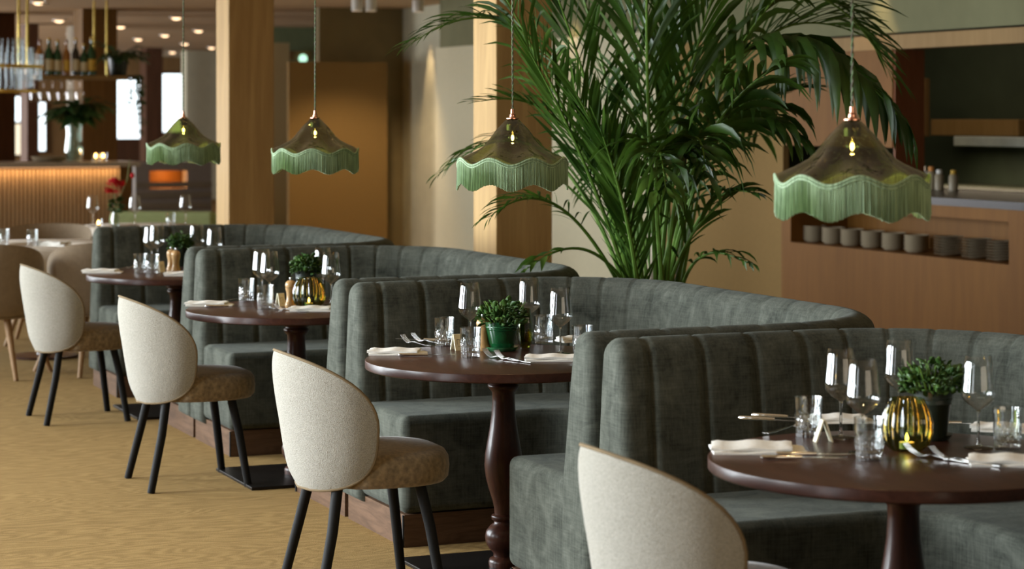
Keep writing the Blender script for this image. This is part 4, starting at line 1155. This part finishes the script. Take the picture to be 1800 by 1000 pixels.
for px in (33, 48):
    x = (px+12)*dH/F
    MB().tube([(x, 0, zB), (x, 0, CZ)], .012, 10).build('rod', 'brass', chn)
point('chandelier_light', Vector(((-12-900)*dH/F, dH, (zA+zC)/2)), 1.5, (1, .85, .65), .08)

# ------------------------------------------------------------------ left dining tables with cloths
def clothtable(px, d, r, lab, drop=.30, rz=0):
    p = Vector(((px-900)*d/F, d, 0))
    t = thing('round_table', 'round table under a cloth ' + lab, 'table', p, 0)
    MB().lathe([(TZ-.03, .001), (TZ-.03, r), (TZ-.004, r), (TZ-.004, .001)], 48, close=False).build('tabletop', 'mahogany', t)
    MB().lathe([(0, .22), (.015, .22), (.02, .05), (.05, .035), (TZ-.03, .04)], 20).build('pedestal', 'dark_turned_wood', t)
    n = 96; prof = [(0.001, TZ), (r*.5, TZ), (r, TZ), (r+.008, TZ-.01), (r+.015, TZ-.08), (r+.02, TZ-drop)]
    vs = []
    for j, (q, z) in enumerate(prof):
        for i in range(n):
            a = 2*PI*i/n; k = max(0, j-3)*.012; rr_ = q+k*math.sin(11*a)+k*.5*math.sin(17*a+1); vs.append((rr_*math.cos(a), rr_*math.sin(a), z))
    fs = [(j*n+i, j*n+(i+1) % n, (j+1)*n+(i+1) % n, (j+1)*n+i) for j in range(len(prof)-1) for i in range(n)]
    c = MB().add(vs, fs).build('tablecloth', 'cream_cloth', None, loc=p, sharp=80)
    so = c.modifiers.new('solid', 'SOLIDIFY'); so.thickness = .002; so.offset = 1
    tag(c, 'pale cream tablecloth on the round table ' + lab, 'tablecloth')
clothtable(78, 14.8, .62, 'by the left edge of the photo', .38)
clothtable(245, 17.3, .46, 'behind the farthest booth', .30)
def mk_arm():
    t = thing('upholstered_armchair', '', 'chair')
    Rf = lambda z: .27+.05*max(0, (z-.36))/.47
    args = (Rf, .585, .245, .20, math.radians(98), 0)
    kw = dict(th=.06, exb=4.2, ext=3.0)
    vo, fo, rim = shell_surface(*args, 1, **kw); vi, fi, _ = shell_surface(*args, -1, **kw)
    MB().add(vo+vi, fo+[tuple(reversed([i+len(vo) for i in f])) for f in fi]).build('backrest', 'beige_chair_fabric', t, sharp=180)
    MB().lathe([(.36, .20), (.37, .245), (.40, .255), (.45, .25), (.475, .22), (.48, .05)], 32).build('seat', 'beige_chair_fabric', t)
    for sx in (-1, 1):
        for sy in (-1, 1):
            MB().tube([(sx*.13, sy*.13, .38), (sx*.25, sy*.25, 0)], [.024, .014], 10).build('leg', 'light_wood_leg', t)
    return t
AR = Proto(mk_arm)
def arm(px, d, rz, l): AR.put(Vector(((px-900)*d/F, d, 0)), rz, l)
arm(-6, 13.75, 1.35, 'beige upholstered chair at the left photo edge with its back to the camera')
arm(160, 13.95, 2.35, 'beige upholstered chair left of the farthest booth, seen from its curved back')
arm(82, 15.75, -1.5, 'beige upholstered chair on the far side of the left cloth-covered table')
def p3(px, py): return tp(px, py)
WG.put(pd(78, 0, 0)+Vector(((78-900)*15.0/F, 15.0, TZ+.003)), 0, 'wine glass on the left cloth-covered table')
TG.put(Vector(((57-900)*14.6/F, 14.6, TZ+.003)), 0, 'water tumbler on the left cloth-covered table, right one')
TG.put(Vector(((6-900)*14.7/F, 14.7, TZ+.003)), 0, 'water tumbler on the left cloth-covered table, at the photo edge')
NP.put(Vector(((98-900)*14.6/F, 14.6, TZ+.003)), -.5, 'crumpled white napkin on the left cloth-covered table', scale=(1.1, 1, 1.6))
for px, l in ((163, 'left one, before the flower'), (237, 'middle one'), (337, 'right one, beside the grey pillar')):
    dd = 17.2 if px != 337 else 17.3
    if px == 337: continue
    WG.put(Vector(((px-900)*dd/F, dd, TZ+.003)), 0, 'wine glass on the cloth-covered table behind the farthest booth, ' + l)
WG.put(Vector(((326-900)*17.35/F, 17.35, TZ+.003)), 0, 'wine glass on the cloth-covered table behind the farthest booth, right one')
TG.put(Vector(((300-900)*17.1/F, 17.1, TZ+.003)), 0, 'water tumbler on the cloth-covered table behind the farthest booth')
# flower
fp = Vector(((203-900)*17.1/F, 17.1, TZ+.003))
t = thing('flower_vase', 'red flower with a yellow spray in a slim glass vase behind the farthest booth', 'flower vase', fp, 0)
MB().lathe([(0, .025), (.004, .03), (.06, .032), (.12, .018), (.14, .02)], 20, close=False).build('vase', 'vase_clear', t)
m = MB(); m.tube([(0, 0, .01), (0, 0, .15), (-.012, 0, .28)], .004, 6); m.tube([(0, 0, .01), (.02, 0, .2), (.09, 0, .36), (.11, 0, .52)], [.004, .004, .004, .002], 6)
m.build('stalk', 'green_sofa_fabric', t)
m = MB(); rr = random.Random(2)
for i in range(90):
    th = rr.uniform(0, 2*PI); e = rr.uniform(-.6, 1.4); dv = Vector((math.cos(th)*math.cos(e), math.sin(th)*math.cos(e), math.sin(e))); c = Vector((-.012, 0, .30))+dv*.036
    s2 = dv.cross(Vector((.3, .1, 1))).normalized(); m.add([c, c+dv*.034+s2*.022, c+dv*.034-s2*.022, c+dv*.046], [(0, 1, 3), (0, 3, 2)])
m.build('blossom', 'red_petal', t, sharp=180)
m = MB()
for (x, z) in ((.06, .33), (.13, .39)):
    m.lathe([(z-.02, .002), (z, .018), (z+.02, .012), (z+.03, .001)], 10, c=(x, 0, 0))
m.build('bud', 'red_petal', t)
m = jade(4, .05, .12, 40, .10, L=.05); m.build('leaves', 'jade_leaf', t, sharp=180)
cp = Vector(((173-900)*16.9/F, 16.9, TZ+.003))
t = thing('candle_glass', 'small lit candle glass beside the red flower', 'candle', cp, 0)
MB().lathe([(0, .025), (.004, .03), (.07, .032)], 20, close=False).build('glass', 'wine_glass_thin', t)
k = MB().lathe([(.004, .022), (.025, .022), (.025, .002)], 16).build('candle', 'candle_wax', t)
MB().lathe([(.027, .002), (.035, .009), (.045, .008), (.06, .001)], 12).build('flame', 'flame', k)
# green sofa and grey shelving farther back
dS2 = 20.5
t = thing('green_sofa', 'pale green sofa back beyond the farthest booth', 'sofa', Vector(((292-900)*dS2/F, dS2, 0)), -.12)
MB().box(-.55, .45, .0, .16, .15, z_at(372, dS2)).build('backrest', 'green_sofa_fabric', t, bevel=.05, seg=4)
MB().box(-.55, .45, .16, .75, .15, .42).build('seat', 'green_sofa_fabric', t, bevel=.04, seg=4)
for sx in (-.48, .38):
    for sy in (.06, .68): MB().tube([(sx, sy, .16), (sx, sy, 0)], .02, 8).build('leg', 'light_wood_leg', t)
AZ = 29.5
t = thing('display_counter', 'grey display counter with banded front and an orange-lit niche', 'counter', (0, 0, 0), ROT)
d_ = d_on_a(285, AZ); b0, b1 = b_on_a(238, AZ), b_on_a(372, AZ); zt = z_at(285, d_); n0, n1 = z_at(332, d_), z_at(300, d_); c0, c1 = b_on_a(263, AZ), b_on_a(329, AZ)
m = MB(); m.box(b0, b1, AZ, AZ+.6, 0, n0); m.box(b0, c0, AZ, AZ+.6, n0, n1); m.box(c1, b1, AZ, AZ+.6, n0, n1); m.box(b0, b1, AZ, AZ+.6, n1, zt); m.box(c0, c1, AZ+.35, AZ+.6, n0, n1)
m.build('body', 'grey_shelving', t, smooth=False)
m = MB()
for k in range(5): m.box(b0, b1, AZ-.02, AZ, .08+k*.14, .15+k*.14)
m.build('front_bands', 'taupe_wall', t, smooth=False)
rbox(c0, c1, AZ+.3, AZ+.345, n0, n1).build('niche_back', 'orange_wood', t, smooth=False)
point('niche_light', rp((c0+c1)/2, AZ+.08, n1-.03), 5, (1, .45, .15), .02)
# low brown run under the far windows
o = rbox(b_on_a(200, 44.5), b_on_a(330, 44.5), 44.5, 45.2, 0, z_at(244, d_on_a(250, 44.5))).build('sideboard', 'dark_pillar', smooth=False, rz=ROT); tag(o, 'dark brown sideboard under the bright far windows', 'sideboard')
